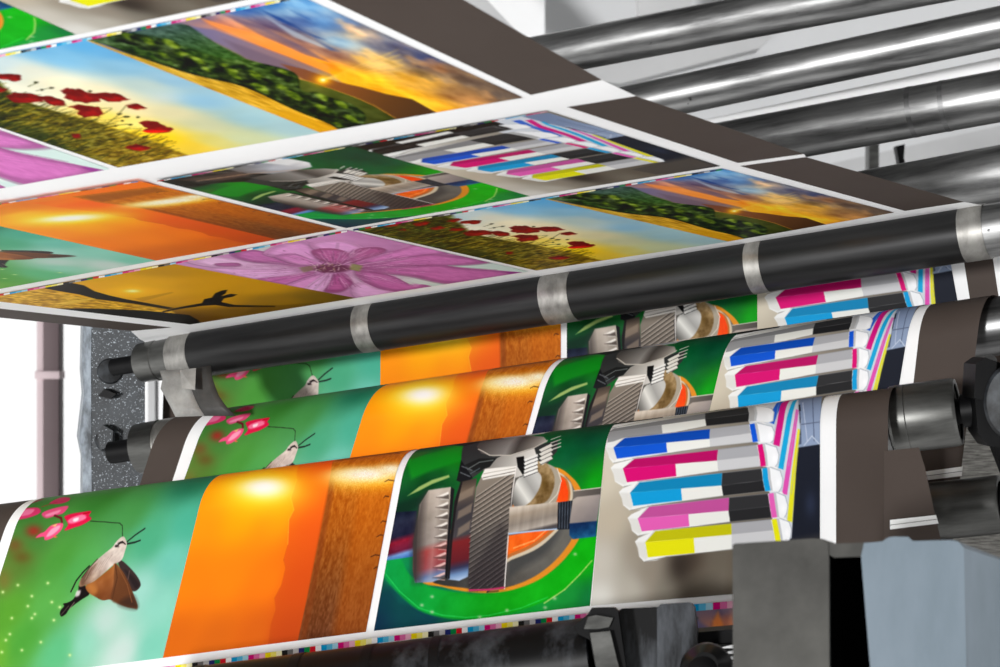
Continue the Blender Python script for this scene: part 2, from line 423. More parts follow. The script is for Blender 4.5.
    A.poly([(455, 100), (470, 82), (500, 68), (512, 80), (490, 84), (468, 105)], (36, 32, 30)); A.blob((474, 98), 7, 6, (60, 52, 48), .9); A.blob((466, 84), 10, 8, (244, 240, 232), .8)
    A.line([(500, 70), (520, 88)], (40, 34, 30), 2)
    A.at(0, 0, 1); A.sm = False
    r = np.random.default_rng(5)
    for x, y in [(32, 618), (35, 614), (54, 620), (41, 642), (12, 618), (3, 592), (18, 585), (60, 607), (52, 602), (32, 596), (10, 634), (2, 652), (6, 640), (48, 583), (22, 650), (-8, 610), (70, 655), (28, 606)]:
        A.blob((x, y), 1.1, 1.1, (232, 246, 190), .95); A.blob((x, y), 2.2, 2, (190, 226, 140), .4)
    return A
ART['moth'] = art_moth(); ART['moth'].img = 255 * (np.clip(ART['moth'].img, 0, 255) / 255) ** np.array([1.14, 1.27, 1.2])

# --- sun over the sea, turned on its side
def art_sunset():
    A = Art(None, fmap=traced('sunset'))
    A.field([(215, 482, (255, 160, 10)), (260, 470, (255, 190, 40)), (300, 470, (255, 150, 30)), (200, 520, (255, 160, 8)), (240, 520, (255, 172, 0)), (280, 520, (255, 165, 10)),
             (190, 580, (250, 142, 8)), (230, 580, (250, 145, 10)), (270, 580, (245, 138, 12)), (175, 640, (216, 118, 18)), (215, 640, (212, 116, 20)), (255, 635, (212, 112, 20)),
             (320, 470, (250, 110, 24)), (312, 520, (250, 112, 20)), (300, 580, (232, 100, 16)), (286, 635, (192, 84, 20)), (240, 440, (232, 150, 40)), (300, 440, (240, 140, 40)), (200, 450, (225, 120, 20))], 3)
    edge = [(299, 440), (297, 480), (291, 498), (294, 510), (289, 520), (288, 545), (284, 560), (286, 568), (282, 585), (275, 598), (276, 610), (271, 625), (268, 650)]
    A.grad(edge + [(300, 660), (345, 440)], (320, 470), (250, 112, 26), (290, 640), (190, 84, 18), .75, 1.5)
    A.line(edge[1:6], (255, 196, 70), 2, .5); A.line(edge[5:], (196, 96, 14), 2, .35)
    A.blob((262, 487), 46, 26, (255, 220, 10), .85); A.blob((262, 488), 32, 16, (255, 244, 110), .95); A.blob((264, 487), 22, 10, (255, 255, 246), 1, 1.3)
    sea = [(337, 436), (333, 462), (327, 500), (318, 545), (308, 595), (295, 655), (366, 640), (410, 436)]
    st = np.tile(fbm(1, A.w, 1, 40, 5, 3) - .5, (A.h, 1)) * 22 + (fbm(A.h, A.w, 60, 150, 8, 2) - .5) * 50
    A.grad(sea, (355, 470), (200, 124, 18), (330, 640), (98, 68, 36), mid=[(.35, (170, 104, 20)), (.7, (126, 84, 32))], tex=st)
    A.grad([(362, 480), (395, 470), (368, 640), (330, 648)], (380, 490), (226, 132, 10), (345, 640), (200, 110, 10), .35, 10)
    A.poly([(300, 640), (330, 480), (336, 480), (306, 640)], (120, 64, 12), .55, 4)
    A.blob((372, 478), 42, 11, (255, 196, 40), .95, 1.2)
    A.blob((345, 476), 20, 10, (255, 232, 140), .9); A.blob((366, 474), 28, 8, (255, 252, 225), 1, 1.3); A.blob((392, 469), 14, 6, (255, 250, 220), .95)
    sp = (np.random.default_rng(3).random((A.h, A.w)) - .5)
    m = np.zeros((A.h, A.w)); q = A.uv([(368, 478)])[0]
    m = np.exp(-(((A.xx - q[0]) / 90) ** 2 + ((A.yy - q[1]) / 34) ** 2)); keep = (A.xx > A.uv([(333, 475)])[0][0])
    A.add((sp * 80 * m * keep)[..., None] * np.array([.4, .8, 1.0]))
    A.poly([(340, 440), (405, 440), (402, 452), (336, 462)], (150, 96, 24), .75, 5)
    A.grad([(220, 436), (336, 436), (334, 452), (214, 470)], (270, 440), (222, 120, 20), (270, 470), (250, 150, 20), .5, 8)
    for x, y, l in [(385, 482, 7), (384, 498, 3), (381, 523, 4), (377, 537, 7), (371, 557, 9), (374, 569, 5), (390, 455, 8)]:
        A.line([(x, y), (x + l * .5, y - 2), (x + l + 2, y - 1)], (50, 30, 14), 1.6)
    return A
ART['sunset'] = art_sunset(); ART['sunset'].img = 255 * (np.clip(ART['sunset'].img, 0, 255) / 255) ** np.array([1.0, 1.2, 1.15])
# --- meshing steel gears on a green machine
def art_gears():
    A = Art(None, fmap=traced('gears'), w=480, h=440)
    A.field([(420, 462, (14, 124, 44)), (455, 452, (18, 146, 26)), (430, 490, (4, 74, 36)), (400, 518, (4, 60, 40)), (590, 440, (4, 84, 56)), (570, 460, (2, 96, 60)),
             (595, 482, (6, 170, 20)), (575, 474, (0, 130, 40)), (390, 572, (0, 176, 84)), (376, 622, (2, 46, 84)), (400, 600, (0, 110, 96)), (385, 600, (0, 84, 96)),
             (450, 612, (0, 150, 80)), (430, 618, (0, 90, 100)), (520, 606, (0, 170, 60)), (570, 600, (20, 150, 60)), (585, 560, (0, 186, 12)), (588, 598, (10, 130, 70)), (430, 430, (60, 60, 60)), (600, 425, (4, 70, 50))], 3)
    A.add(A.noise(10, 10, 21) * 26)
    A.poly([(374, 560), (400, 600), (470, 622), (374, 640)], (0, 52, 70), .5, 8)
    A.at(330, 440, .34034)
    A.poly([(225, 60), (300, 40), (385, 20), (390, 60), (300, 90), (240, 115)], (18, 150, 36), .8, 4); A.poly([(230, 40), (300, 35), (240, 60)], (90, 110, 50), .5, 3)
    A.poly([(228, 165), (262, 138), (300, 118), (350, 103), (352, 110), (300, 130), (262, 150)], (178, 196, 120), .9, 1.5)
    A.poly([(200, 190), (300, 150), (300, 180), (190, 230)], (4, 52, 34), .8, 5)
    # bright green ring
    A.sm = True
    ring = [(155, 350), (160, 400), (200, 450), (260, 500), (330, 522), (400, 528), (480, 520), (560, 500), (640, 470), (700, 430), (745, 380), (778, 330), (790, 280), (740, 300), (690, 360), (630, 400), (560, 430), (480, 450), (400, 450), (330, 440), (270, 420), (230, 390), (200, 340)]
    A.grad(ring, (160, 380), (0, 168, 84), (760, 330), (4, 184, 8), mid=[(.3, (0, 166, 56)), (.6, (6, 168, 20))], soft=2, tex=A.noise(16, 16, 22) * 26)
    A.line([(165, 395), (205, 445), (262, 494), (330, 515), (400, 522), (470, 515), (560, 495), (640, 462)], (60, 220, 110), 2, .6)
    A.line([(630, 480), (690, 440), (735, 395), (770, 355)], (188, 220, 120), 2.6, .85)
    for x, y in [(270, 485), (300, 505), (632, 492), (440, 520), (720, 335), (660, 465), (520, 500), (300, 460)]: A.blob((x, y), 6, 5, (200, 214, 170), .8)
    # round plate: gold rim, steel, cream line, orange
    A.poly([(268, 410), (330, 432), (400, 446), (470, 450), (540, 440), (620, 408), (690, 350), (740, 275), (752, 200), (740, 150), (712, 110), (660, 80), (560, 100), (430, 180), (330, 300)], (226, 150, 44), soft=1.2)
    A.grad([(290, 408), (400, 436), (470, 440), (540, 428), (612, 395), (676, 340), (722, 270), (735, 200), (720, 150), (680, 100), (560, 100), (430, 180), (340, 300)], (300, 420), (60, 60, 60), (720, 250), (120, 118, 112), mid=[(.5, (96, 92, 86))], soft=1.2, tex=A.noise(10, 10, 24) * 40)
    A.poly([(520, 390), (560, 380), (620, 345), (670, 290), (700, 200), (690, 130), (560, 130)], (64, 66, 68), .6, 8)
    A.poly([(470, 375), (535, 352), (600, 325), (645, 292), (690, 240), (712, 180), (712, 140), (700, 118), (660, 95), (560, 150)], (214, 200, 176), soft=1.2)
    A.poly([(470, 365), (535, 342), (595, 316), (640, 284), (684, 236), (704, 180), (705, 140), (690, 110), (640, 100), (560, 150)], (196, 120, 60), soft=1)
    A.grad([(480, 350), (535, 332), (590, 308), (632, 278), (678, 232), (698, 180), (698, 140), (672, 110), (560, 160)], (520, 340), (246, 120, 30), (680, 130), (250, 84, 14), soft=1, tex=A.noise(14, 30, 25) * 50)
    A.line([(540, 318), (600, 296), (640, 262)], (255, 196, 130), 3, .6)
    # tan washer behind (still rounded) the small gear
    A.poly([(560, 190), (600, 60), (640, 70), (668, 88), (678, 120), (672, 160), (650, 195)], (176, 166, 150), soft=1)
    A.poly([(570, 190), (612, 62), (644, 78), (660, 110), (655, 150), (630, 185)], (150, 124, 84), soft=1.5, tex=A.noise(30, 30, 26) * 120)
    A.blob((628, 130), 12, 18, (96, 70, 20), .7)
    A.line([(640, 190), (668, 160), (680, 120), (668, 84)], (222, 214, 200), 2)
    # bright cone
    A.grad([(540, 195), (548, 120), (600, 92), (622, 110), (612, 150), (580, 190)], (545, 190), (120, 118, 114), (612, 120), (200, 198, 194), mid=[(.4, (226, 224, 218)), (.7, (170, 168, 164))], soft=1.2)
    A.sm = False
    # machine housing on top (continues above the crest)
    A.poly([(200, 30), (200, -140), (640, -140), (630, -60), (560, 0), (400, 20), (330, 10)], (44, 42, 42), soft=3, tex=A.noise(10, 14, 27) * 90)
    A.grad([(470, -140), (650, -140), (655, -60), (625, -20), (520, 0), (470, -40)], (470, -100), (120, 116, 114), (650, -80), (226, 224, 224), mid=[(.5, (176, 178, 186))], soft=2, tex=A.noise(10, 6, 28) * 60)
    A.poly([(300, -60), (470, -60), (460, -20), (380, -5)], (120, 92, 80), .6, 6); A.line([(330, -30), (470, -34), (600, -10)], (206, 170, 140), 4, .6); A.line([(240, -70), (420, -80), (520, -40)], (150, 130, 124), 4, .5); A.line([(220, -20), (300, 0), (400, 2)], (24, 20, 20), 6, .7); A.poly([(560, -138), (640, -138), (648, -80), (600, -60)], (240, 240, 240), .8, 5)
    # upper gear: dark left body and white teeth
    A.poly([(392, 20), (440, 8), (470, 40), (600, 20), (672, 0), (668, 34), (640, 70), (606, 60), (600, 90), (560, 110), (540, 80), (450, 90), (420, 112), (388, 108), (386, 60)], (58, 60, 60), soft=1)
    A.grad([(440, 80), (520, 40), (600, 22), (612, 60), (606, 92), (545, 112), (540, 78), (455, 92)], (440, 80), (130, 126, 120), (610, 50), (236, 232, 226), soft=1)
    A.poly([(490, 55), (470, 80), (430, 95), (395, 75), (440, 55)], (34, 36, 36), soft=1); A.line([(400, 90), (440, 66), (480, 60)], (120, 126, 124), 2); A.line([(396, 110), (440, 84)], (90, 100, 104), 2)
    A.poly([(548, 52), (570, 48), (576, 80), (568, 105), (552, 80)], (20, 20, 22))
    for k in range(5):
        A.poly([(570, 58 + k * 11), (610, 42 + k * 11), (612, 49 + k * 11), (573, 65 + k * 11)], (236, 234, 230)); A.line([(570, 66 + k * 11), (612, 50 + k * 11)], (60, 60, 62), 1.4)
    for k in range(4):
        A.poly([(614, 30 + k * 12), (650, 12 + k * 12), (656, 20 + k * 12), (624, 38 + k * 12)], (226, 222, 214)); A.line([(618, 38 + k * 12), (656, 20 + k * 12)], (80, 78, 74), 1.4)
    for k in range(4): A.line([(650, 0 + k * 10), (678, -10 + k * 10)], (220, 216, 208), 2.5)
    A.grad([(432, 22), (440, 2), (500, -8), (580, -12), (628, -8), (640, 6), (600, 26), (540, 44), (480, 50), (445, 40)], (440, 20), (90, 86, 82), (640, 0), (190, 184, 176), mid=[(.45, (150, 146, 142)), (.6, (86, 80, 76))], soft=1)
    A.line([(436, 28), (470, 46), (530, 46), (600, 24), (640, 2)], (206, 200, 190), 2.2)
    # small dark wheels between the gears
    A.poly([(386, 60), (420, 112), (400, 130), (372, 120)], (24, 26, 30)); A.line([(388, 78), (418, 90)], (100, 104, 108), 2); A.line([(384, 96), (412, 108)], (100, 104, 108), 2)
    # left shaft
    A.grad([(178, 214), (256, 208), (250, 342), (158, 356)], (215, 210), (12, 24, 50), (205, 350), (70, 120, 190), mid=[(.2, (40, 46, 70)), (.5, (30, 32, 62)), (.62, (150, 24, 56)), (.82, (110, 24, 60)), (.9, (120, 160, 210))], soft=1, tex=A.noise(30, 30, 29) * 40)
    # left gear
    A.grad([(290, 148), (356, 138), (350, 250), (340, 404), (300, 418), (250, 420), (244, 380), (246, 300), (264, 190)], (310, 145), (196, 184, 172), (290, 420), (150, 170, 200), mid=[(.3, (158, 148, 138)), (.58, (150, 140, 134)), (.66, (170, 76, 74)), (.84, (160, 84, 90)), (.93, (110, 130, 170))], soft=1, tex=A.noise(40, 20, 30) * 20)
    A.poly([(244, 300), (262, 190), (256, 300), (254, 420), (246, 400)], (60, 56, 56), .8, 2)
    A.poly([(240, 290), (262, 185), (284, 150), (276, 240), (268, 420), (244, 420)], (70, 62, 60), .7, 9)
    A.poly([(310, 150), (330, 145), (318, 260), (300, 410), (290, 410), (300, 260)], (226, 214, 204), .35, 9)
    for k in range(9):
        y = 150 + k * 29.5; x = 352 - k * 1.3; c = np.array((240, 234, 226) if y < 290 else (232, 196, 190))
        A.poly([(x - 36, y + 16), (x - 4, y + 2), (x - 2, y + 9), (x - 18, y + 16)], c, .95, 1)
        A.poly([(x - 40, y + 19), (x - 20, y + 17), (x - 2, y + 10), (x - 2, y + 24), (x - 12, y + 23)], (84, 74, 70), .8, 1.5)
        A.line([(x - 26, y + 24), (x - 4, y + 26)], c * .9, 1.6, .7)
    A.poly([(356, 138), (366, 145), (352, 300), (346, 410), (338, 404), (348, 250)], (26, 26, 30))
    # middle ring
    A.grad([(384, 124), (432, 112), (418, 250), (406, 402), (380, 414), (346, 410), (352, 300), (366, 180)], (400, 115), (70, 60, 54), (378, 414), (190, 210, 236), mid=[(.12, (120, 104, 90)), (.3, (66, 62, 66)), (.56, (80, 76, 80)), (.62, (134, 40, 44)), (.8, (110, 34, 44)), (.87, (60, 60, 90)), (.93, (120, 150, 190))], soft=1)
    for y in (150, 200, 250): A.poly([(378, y + 10), (424 - (y - 150) * .1, y - 14), (420 - (y - 150) * .1, y + 12), (374, y + 34)], (150, 134, 118), .7, 2)
    A.poly([(366, 180), (384, 124), (390, 124), (372, 200), (360, 300), (352, 408), (346, 410), (352, 300)], (34, 30, 32), soft=1)
    # main helical gear
    G = [(456, 86), (546, 76), (540, 130), (530, 205), (522, 300), (512, 437), (468, 442), (410, 446), (406, 420), (410, 330), (416, 250), (430, 140)]
    A.grad(G, (490, 80), (150, 140, 128), (460, 445), (70, 62, 64), mid=[(.3, (128, 118, 108)), (.6, (96, 90, 86))], soft=1)
    for k in range(27):
        y0 = 104 + k * 15
        xl = 440 - 30 * min(1, max(0, (y0 - 50) / 170)); xr = 543 - 30 * (y0 - 96) / 330
        yb = y0 + 62
        if y0 > 425: break
        yb2 = min(yb, 440); xl2 = xl + (xr - xl) * (yb - yb2) / 50.0
        A.line([(xl2, yb2), ((xl + xr) / 2, y0 + 24), (xr, y0 - 14)], (216, 206, 194) if k < 9 else (156, 148, 144), 2.0, .5)
        A.line([(xl2, yb2 + 4), ((xl + xr) / 2, y0 + 28.5), (xr, y0 - 9)], (40, 36, 36), 2.4, .6)
    A.poly([(500, 250), (520, 260), (512, 437), (410, 446), (408, 400)], (40, 34, 40), .35, 8)
    A.poly([(456, 86), (548, 76), (544, 100), (450, 118), (445, 108)], (236, 232, 226), soft=1); A.line([(450, 112), (545, 92)], (120, 112, 104), 1.5)
    A.line([(452, 100), (548, 82)], (170, 160, 150), 1.2)
    A.line([(548, 78), (540, 130), (530, 205), (523, 300), (513, 437)], (232, 226, 222), 2.4); A.line([(410, 442), (468, 440), (512, 434)], (196, 60, 110), 3.2)
    A.line([(536, 130), (524, 270)], (60, 56, 56), 1.5)
    # right shaft, thread and nut
    A.grad([(528, 197), (600, 190), (672, 182), (668, 262), (600, 268), (524, 282)], (600, 188), (214, 202, 188), (596, 275), (90, 92, 104), mid=[(.25, (170, 156, 140)), (.55, (150, 140, 130)), (.8, (186, 176, 166)), (.9, (90, 84, 84))], soft=1, tex=A.noise(4, 60, 33) * 30)
    A.line([(526, 276), (600, 268), (668, 262)], (180, 206, 236), 2.5)
    A.poly([(670, 184), (714, 178), (708, 262), (668, 264)], (30, 34, 42))
    for k in range(5): A.line([(676 + k * 8, 184 - k), (674 + k * 8, 260)], (96, 106, 120), 1.6)
    A.grad([(722, 150), (800, 140), (796, 165), (726, 180), (712, 176)], (722, 150), (120, 112, 106), (800, 150), (90, 84, 80), soft=1)
    A.grad([(714, 176), (726, 168), (796, 160), (786, 240), (704, 248)], (720, 165), (186, 174, 164), (760, 245), (140, 132, 132), soft=1, tex=A.noise(10, 10, 34) * 20)
    A.grad([(704, 246), (786, 238), (782, 284), (714, 292), (704, 280)], (740, 244), (10, 50, 96), (740, 290), (20, 96, 140), soft=1, tex=A.noise(40, 40, 35) * 50)
    A.line([(716, 150), (800, 140)], (216, 208, 200), 1.6)
    return A
ART['gears'] = art_gears(); ART['gears'].img = 255 * (np.clip(ART['gears'].img, 0, 255) / 255) ** 1.15

# --- stack of ink cartons
def art_boxes():
    A = Art(None, fmap=traced('boxes'), w=500, h=440)
    A.field([(600, 480, (206, 196, 176)), (612, 520, (188, 176, 156)), (600, 560, (196, 190, 178)), (600, 600, (214, 212, 204)), (630, 590, (178, 172, 160)), (650, 570, (140, 130, 116)),
             (640, 545, (150, 140, 124)), (690, 560, (70, 58, 48)), (720, 560, (100, 92, 80)), (720, 585, (112, 104, 92)), (690, 590, (96, 88, 76)), (780, 580, (70, 62, 54)), (815, 580, (30, 32, 40)), (620, 430, (220, 220, 216)), (670, 585, (126, 120, 108))], 3)
    A.blob((680, 566), 13, 22, (46, 38, 32), .85)
    A.at(590, 400, .315)
    k = [(640, 130), (735, 120), (735, 590), (500, 590), (480, 500), (620, 470)]
    A.grad(k, (640, 150), (26, 30, 42), (720, 500), (20, 24, 36), soft=2); A.blob((700, 330), 18, 40, (40, 48, 70), .8)
    A.poly([(450, 478), (620, 462), (735, 440), (735, 600), (440, 605)], (92, 82, 70), .75, 14)
    A.grad([(640, -110), (735, -110), (735, 140), (660, 152), (640, 150)], (650, 0), (112, 128, 160), (735, 60), (140, 156, 184), soft=1)
    A.poly([(640, 20), (668, 15), (672, 140), (655, 145)], (70, 80, 104), .9); A.line([(676, 10), (690, 130)], (180, 190, 210), 2); A.line([(706, -40), (712, 130)], (84, 96, 122), 2); A.line([(660, 80), (735, 70)], (90, 100, 124), 2)
    for y in (20, 58, 96): A.poly([(648, y), (668, y - 3), (670, y + 16), (650, y + 18)], (24, 30, 44))
    A.line([(680, 145), (705, 115), (728, 140)], (190, 200, 216), 2)
    # receding right faces of the cartons
    A.poly([(470, -130), (650, -130), (668, 90), (660, 140), (640, 440), (585, 440), (560, 200), (500, 60)], (206, 211, 219), soft=1)
    for c, p in [((20, 84, 200), [(600, -80), (625, -80), (603, 30), (585, 78), (568, 72), (588, 20)]),
                 ((206, 10, 120), [(632, -70), (652, -70), (622, 30), (602, 148), (582, 142), (600, 40)]),
                 ((10, 160, 214), [(655, -40), (664, -40), (641, 60), (614, 222), (598, 216), (625, 60)]),
                 ((220, 70, 170), [(655, 30), (663, 34), (648, 150), (626, 302), (610, 298), (634, 150)]),
                 ((226, 220, 20), [(660, 92), (668, 96), (655, 220), (642, 388), (626, 384), (642, 220)])]:
        A.poly(p, c, .95, .8)
    for p in ([(612, -70), (580, 140)], [(668, -20), (630, 210)], [(672, 60), (640, 300)]): A.line(p, (170, 176, 190), 1.3, .7)
    # cartons: top edge, ridge, bottom edge, colour split, cap left, cap right, colours
    A.poly([(60, 60), (400, -8), (520, -28), (560, -60), (560, -240), (0, -240), (0, 70)], (14, 14, 15), soft=1); A.poly([(200, -18), (390, -58), (394, -40), (206, 4)], (226, 226, 222)); A.line([(70, 44), (300, 2), (520, -40)], (150, 150, 150), 2, .8)
    BX = [((92, 20), (392, -32), (520, -52), (70, 52), (390, -5), (525, -25), (66, 80), (394, 18), (522, -2), 225, 40, 600, (26, 26, 28), 1, (26, 26, 28)),
          ((72, 92), (366, 44), (500, 22), (58, 104), (366, 62), (506, 45), (56, 136), (370, 84), (504, 70), 228, 40, 585, (150, 150, 152), 1, (170, 170, 170)),
          ((105, 122), (382, 93), (505, 78), (75, 152), (380, 124), (511, 106), (86, 187), (382, 150), (516, 135), 243, 48, 586, (12, 84, 208), 0, (12, 84, 208)),
          ((135, 188), (407, 158), (530, 143), (105, 218), (404, 193), (537, 178), (118, 262), (408, 227), (541, 212), 272, 66, 600, (214, 4, 112), 0, (214, 4, 112)),
          ((152, 262), (420, 232), (545, 218), (128, 295), (418, 272), (549, 255), (138, 337), (423, 305), (556, 290), 290, 92, 612, (8, 154, 214), 1, (8, 154, 214)),
          ((182, 340), (442, 310), (565, 298), (152, 377), (440, 352), (571, 338), (165, 418), (445, 388), (577, 375), 313, 120, 628, (226, 92, 178), 1, (226, 92, 178)),
          ((202, 417), (450, 392), (575, 380), (176, 452), (450, 428), (582, 414), (184, 500), (450, 475), (590, 458), 330, 143, 640, (228, 224, 6), 0, (228, 224, 6))]
    for a, b, c, d, e, f, g, h, i, sp, cl, cr, colr, blk, acc in BX:
        colr = np.array(colr, float); w = (236, 236, 234)
        # white carton body with folded ends
        A.poly([(cl, d[1] - 2), (cl + 12, d[1] - 14), a, b, c, (c[0] + 45, c[1] - 6), (cr - 8, c[1] + 8), (cr, f[1] - 4), (cr - 3, f[1] + 22), (cr - 12, i[1] + 2), i, h, (g[0] + 60, g[1] - 3), (g[0] + 26, g[1] + 10), (g[0] - 12, g[1] + 14), (cl + 14, g[1] - 2), (cl + 10, d[1] + 18)], w, soft=.8)
        A.poly([(cl + 4, d[1]), (d[0], d[1]), (g[0], g[1]), (g[0] - 8, g[1] + 8), (cl + 14, g[1] - 4)], (214, 212, 206), .7, 2)
        A.poly([a, (a[0] + 14, a[1] - 4), (d[0] + 8, d[1] - 2), d], (196, 196, 198), .8, 1)
        A.poly([(a[0] + 6, a[1]), b, e, d], colr * .84, soft=.6)
        ts = (sp - d[0]) / (e[0] - d[0]); m1 = (sp, d[1] + (e[1] - d[1]) * ts); m2 = (sp + 3, g[1] + (h[1] - g[1]) * ts)
        A.poly([d, m1, m2, g], colr, soft=.6); A.poly([m1, e, h, m2], (232, 232, 226), soft=.6)
        if blk:
            A.poly([b, c, f, e], (44, 44, 46), soft=.6); A.poly([e, f, i, h], (34, 34, 36), soft=.6)
        else:
            A.poly([b, c, f, e], (166, 166, 170), soft=.6); A.poly([e, f, i, h], (200, 200, 202), soft=.6)
        A.poly([(c[0] + 2, c[1]), (c[0] + 18, c[1] - 3), (f[0] + 18, f[1] - 2), (i[0] + 18, i[1] - 2), (i[0] + 1, i[1]), (f[0] + 1, f[1])], acc, soft=.6)
        A.poly([(c[0] + 18, c[1] - 3), (c[0] + 26, c[1] - 4), (f[0] + 26, f[1] - 2), (i[0] + 26, i[1] - 2), (i[0] + 18, i[1] - 2), (f[0] + 18, f[1] - 2)], (176, 178, 182), .8)
        A.line([(g[0] - 10, g[1] + 14), (g[0] + 60, g[1] - 1), h, i], (120, 116, 110), 1.5, .8)
        A.line([(a[0], a[1] - 3), b, c], (120, 122, 128), 1.1, .7)
        A.poly([(i[0] + 24, i[1] - 3), (f[0] + 26, f[1] - 2), (c[0] + 26, c[1] - 4), (cr - 10, c[1] + 7), (cr, f[1] - 4), (cr - 3, f[1] + 22), (cr - 12, i[1])], (240, 241, 243), soft=1)
        A.line([(c[0] + 28, c[1] - 4), (cr - 8, c[1] + 7), (cr, f[1] - 4), (cr - 3, f[1] + 22), (cr - 12, i[1] + 1)], (158, 164, 176), 1.8, .8)
        A.blob((cr - 14, f[1] + 8), 8, 14, (252, 252, 254), .8)
    return A
ART['boxes'] = art_boxes()

# --- poppies in evening light
def art_poppies():
    A = Art([(-141, 79), (82, 38), (320, 132), (118, 167)], w=560, h=360)
    A.field([(0, 62, (206, 224, 226)), (82, 44, (92, 172, 222)), (60, 58, (132, 194, 228)), (30, 70, (226, 226, 206)), (120, 66, (140, 190, 216)), (110, 52, (104, 172, 216)), (200, 100, (146, 192, 216)),
             (150, 85, (190, 208, 200)), (170, 80, (150, 192, 214)), (250, 118, (158, 196, 204)), (290, 126, (168, 200, 204)), (200, 125, (206, 208, 172)), (130, 108, (246, 228, 172)), (100, 92, (244, 230, 190)), (60, 82, (246, 236, 200)),
             (128, 132, (255, 222, 70)), (160, 138, (252, 208, 30)), (190, 146, (236, 200, 60)), (215, 140, (216, 206, 120)), (240, 138, (196, 204, 160)), (20, 90, (238, 234, 210)), (136, 125, (255, 236, 150)), (110, 118, (255, 222, 90)), (-60, 80, (226, 230, 216)), (-30, 66, (170, 206, 222)), (40, 50, (120, 186, 226)), (-90, 72, (150, 200, 226)), (170, 112, (226, 216, 170))], 3.4)
    g_ = A.img.mean(-1, keepdims=True); A.img = A.img * .82 + g_ * .16
    A.add(A.noise(4, 3, 41) * 30)
    A.blob((150, 136), 40, 10, (255, 206, 20), .55)
    A.blob((163, 98), 18, 6, (206, 210, 206), .4)
    gr = [(-160, 90), (-140, 70), (-40, 50), (-24, 58), (-10, 74), (0, 82), (12, 94), (26, 101), (60, 112), (72, 116), (92, 119), (112, 127), (140, 136), (160, 143), (178, 151), (194, 157), (116, 175), (-20, 140), (-140, 90)]
    G = A.noise(70, 36, 42, 4) * 170 + A.noise(10, 10, 43, 3) * 60
    A.grad(gr, (0, 120), (54, 66, 16), (160, 150), (150, 122, 26), mid=[(.5, (100, 92, 20))], soft=6, tex=G)
    A.poly([(-20, 108), (30, 104), (70, 116), (60, 140), (20, 128)], (120, 106, 20), .4, 12, tex=G)
    A.poly([(0, 120), (40, 128), (75, 148), (60, 150), (20, 134), (-20, 124)], (36, 50, 14), .6, 10); A.poly([(88, 150), (140, 142), (185, 158), (116, 172)], (160, 132, 44), .5, 10, tex=G)
    r = np.random.default_rng(9)
    for _ in range(1100):
        x = r.uniform(-130, 165); y = 100 + (x - 20) * (.32 if x > 0 else .15) + r.uniform(-4, 38) - (14 if x < -10 else 0)
        A.line([(x, y), (x + r.uniform(6, 20), y - r.uniform(1.5, 6))], (np.array((46, 52, 10)) if r.random() < .62 else np.array((196, 168, 50))) * r.uniform(.5, 1.15), 1.2, .6)
    A.at(0, 60, .2)
    for st in [[(500, 350), (600, 345), (710, 338)], [(600, 430), (680, 405), (730, 380)], [(440, 330), (540, 310), (600, 268)], [(480, 300), (560, 295), (640, 278)], [(520, 265), (560, 240)], [(140, 130), (190, 110)], [(180, 150), (260, 135)], [(420, 400), (520, 380), (580, 390)], [(460, 370), (560, 325), (650, 318)], [(600, 260), (630, 226)], [(500, 240), (560, 235)]]:
        A.line(st, (70, 70, 26), 1.3, .85)
    for x, y, q in [(180, 108, 14), (258, 136, 14), (597, 266, 15), (632, 280, 20), (560, 392, 26), (724, 381, 18), (612, 300, 8), (578, 326, 8), (652, 320, 12), (210, 145, 10), (350, 322, 10), (690, 282, 10), (450, 152, 12)]:
        A.poly([(x - q, y + 2), (x - q * .3, y - 5), (x + q, y - 3), (x + q * .6, y + 5), (x - q * .4, y + 6)], (46, 50, 18), .95)
    T = A.noise(50, 60, 44, 3) * 60; T = T - 10
    A.sm = True
    PP = [[(-20, 68), (0, 68), (60, 65), (105, 72), (107, 94), (70, 105), (30, 92), (-20, 92)], [(300, 150), (340, 135), (370, 140), (400, 140), (450, 162), (495, 182), (500, 205), (430, 214), (380, 205), (350, 198), (320, 188), (332, 170)],
          [(440, 160), (530, 158), (600, 168), (625, 182), (652, 192), (600, 206), (540, 206), (490, 190)], [(340, 232), (390, 218), (440, 225), (495, 230), (517, 268), (490, 280), (420, 284), (385, 265), (400, 250)], [(30, 180), (70, 158), (150, 162), (220, 180), (212, 205), (130, 210), (70, 208)],
          [(200, 178), (260, 178), (320, 200), (328, 222), (270, 227), (236, 212)], [(627, 222), (680, 213), (737, 237), (690, 243), (640, 238)], [(695, 312), (740, 299), (790, 305), (822, 322), (868, 342), (850, 356), (760, 363), (710, 352), (740, 338)],
          [(627, 432), (680, 415), (755, 432), (745, 443), (680, 450), (637, 442)], [(-60, 130), (0, 130), (45, 145), (0, 156), (-60, 156)],
          [(-330, 70), (-260, 52), (-215, 66), (-240, 90), (-300, 94)], [(-520, 66), (-440, 44), (-400, 60), (-430, 84), (-500, 86)], [(-200, 120), (-140, 104), (-100, 120), (-150, 140)], [(-120, 60), (-60, 40), (-20, 52), (-70, 76)], [(-400, 120), (-360, 112), (-350, 130)], [(360, 370), (400, 365), (395, 385), (365, 385)]]
    for p in PP:
        p = [np.array(q, float) for q in p]; c = np.mean(p, 0)
        p2 = []
        for q, q2 in zip(p, p[1:] + p[:1]):
            p2 += [q, q * .66 + q2 * .34 + r.uniform(-3.5, 3.5, 2), q * .33 + q2 * .67 + r.uniform(-3.5, 3.5, 2)]
        p = p2
        A.poly(p, (128, 8, 6), soft=.8, tex=T)
        A.poly([c + (np.array(q) - c) * .62 + np.array((8, 7)) for q in p], (176, 14, 8), .6, 3, tex=T); A.poly([c + (np.array(q) - c) * .4 + np.array((-12, -8)) for q in p], (92, 6, 8), .6, 3)
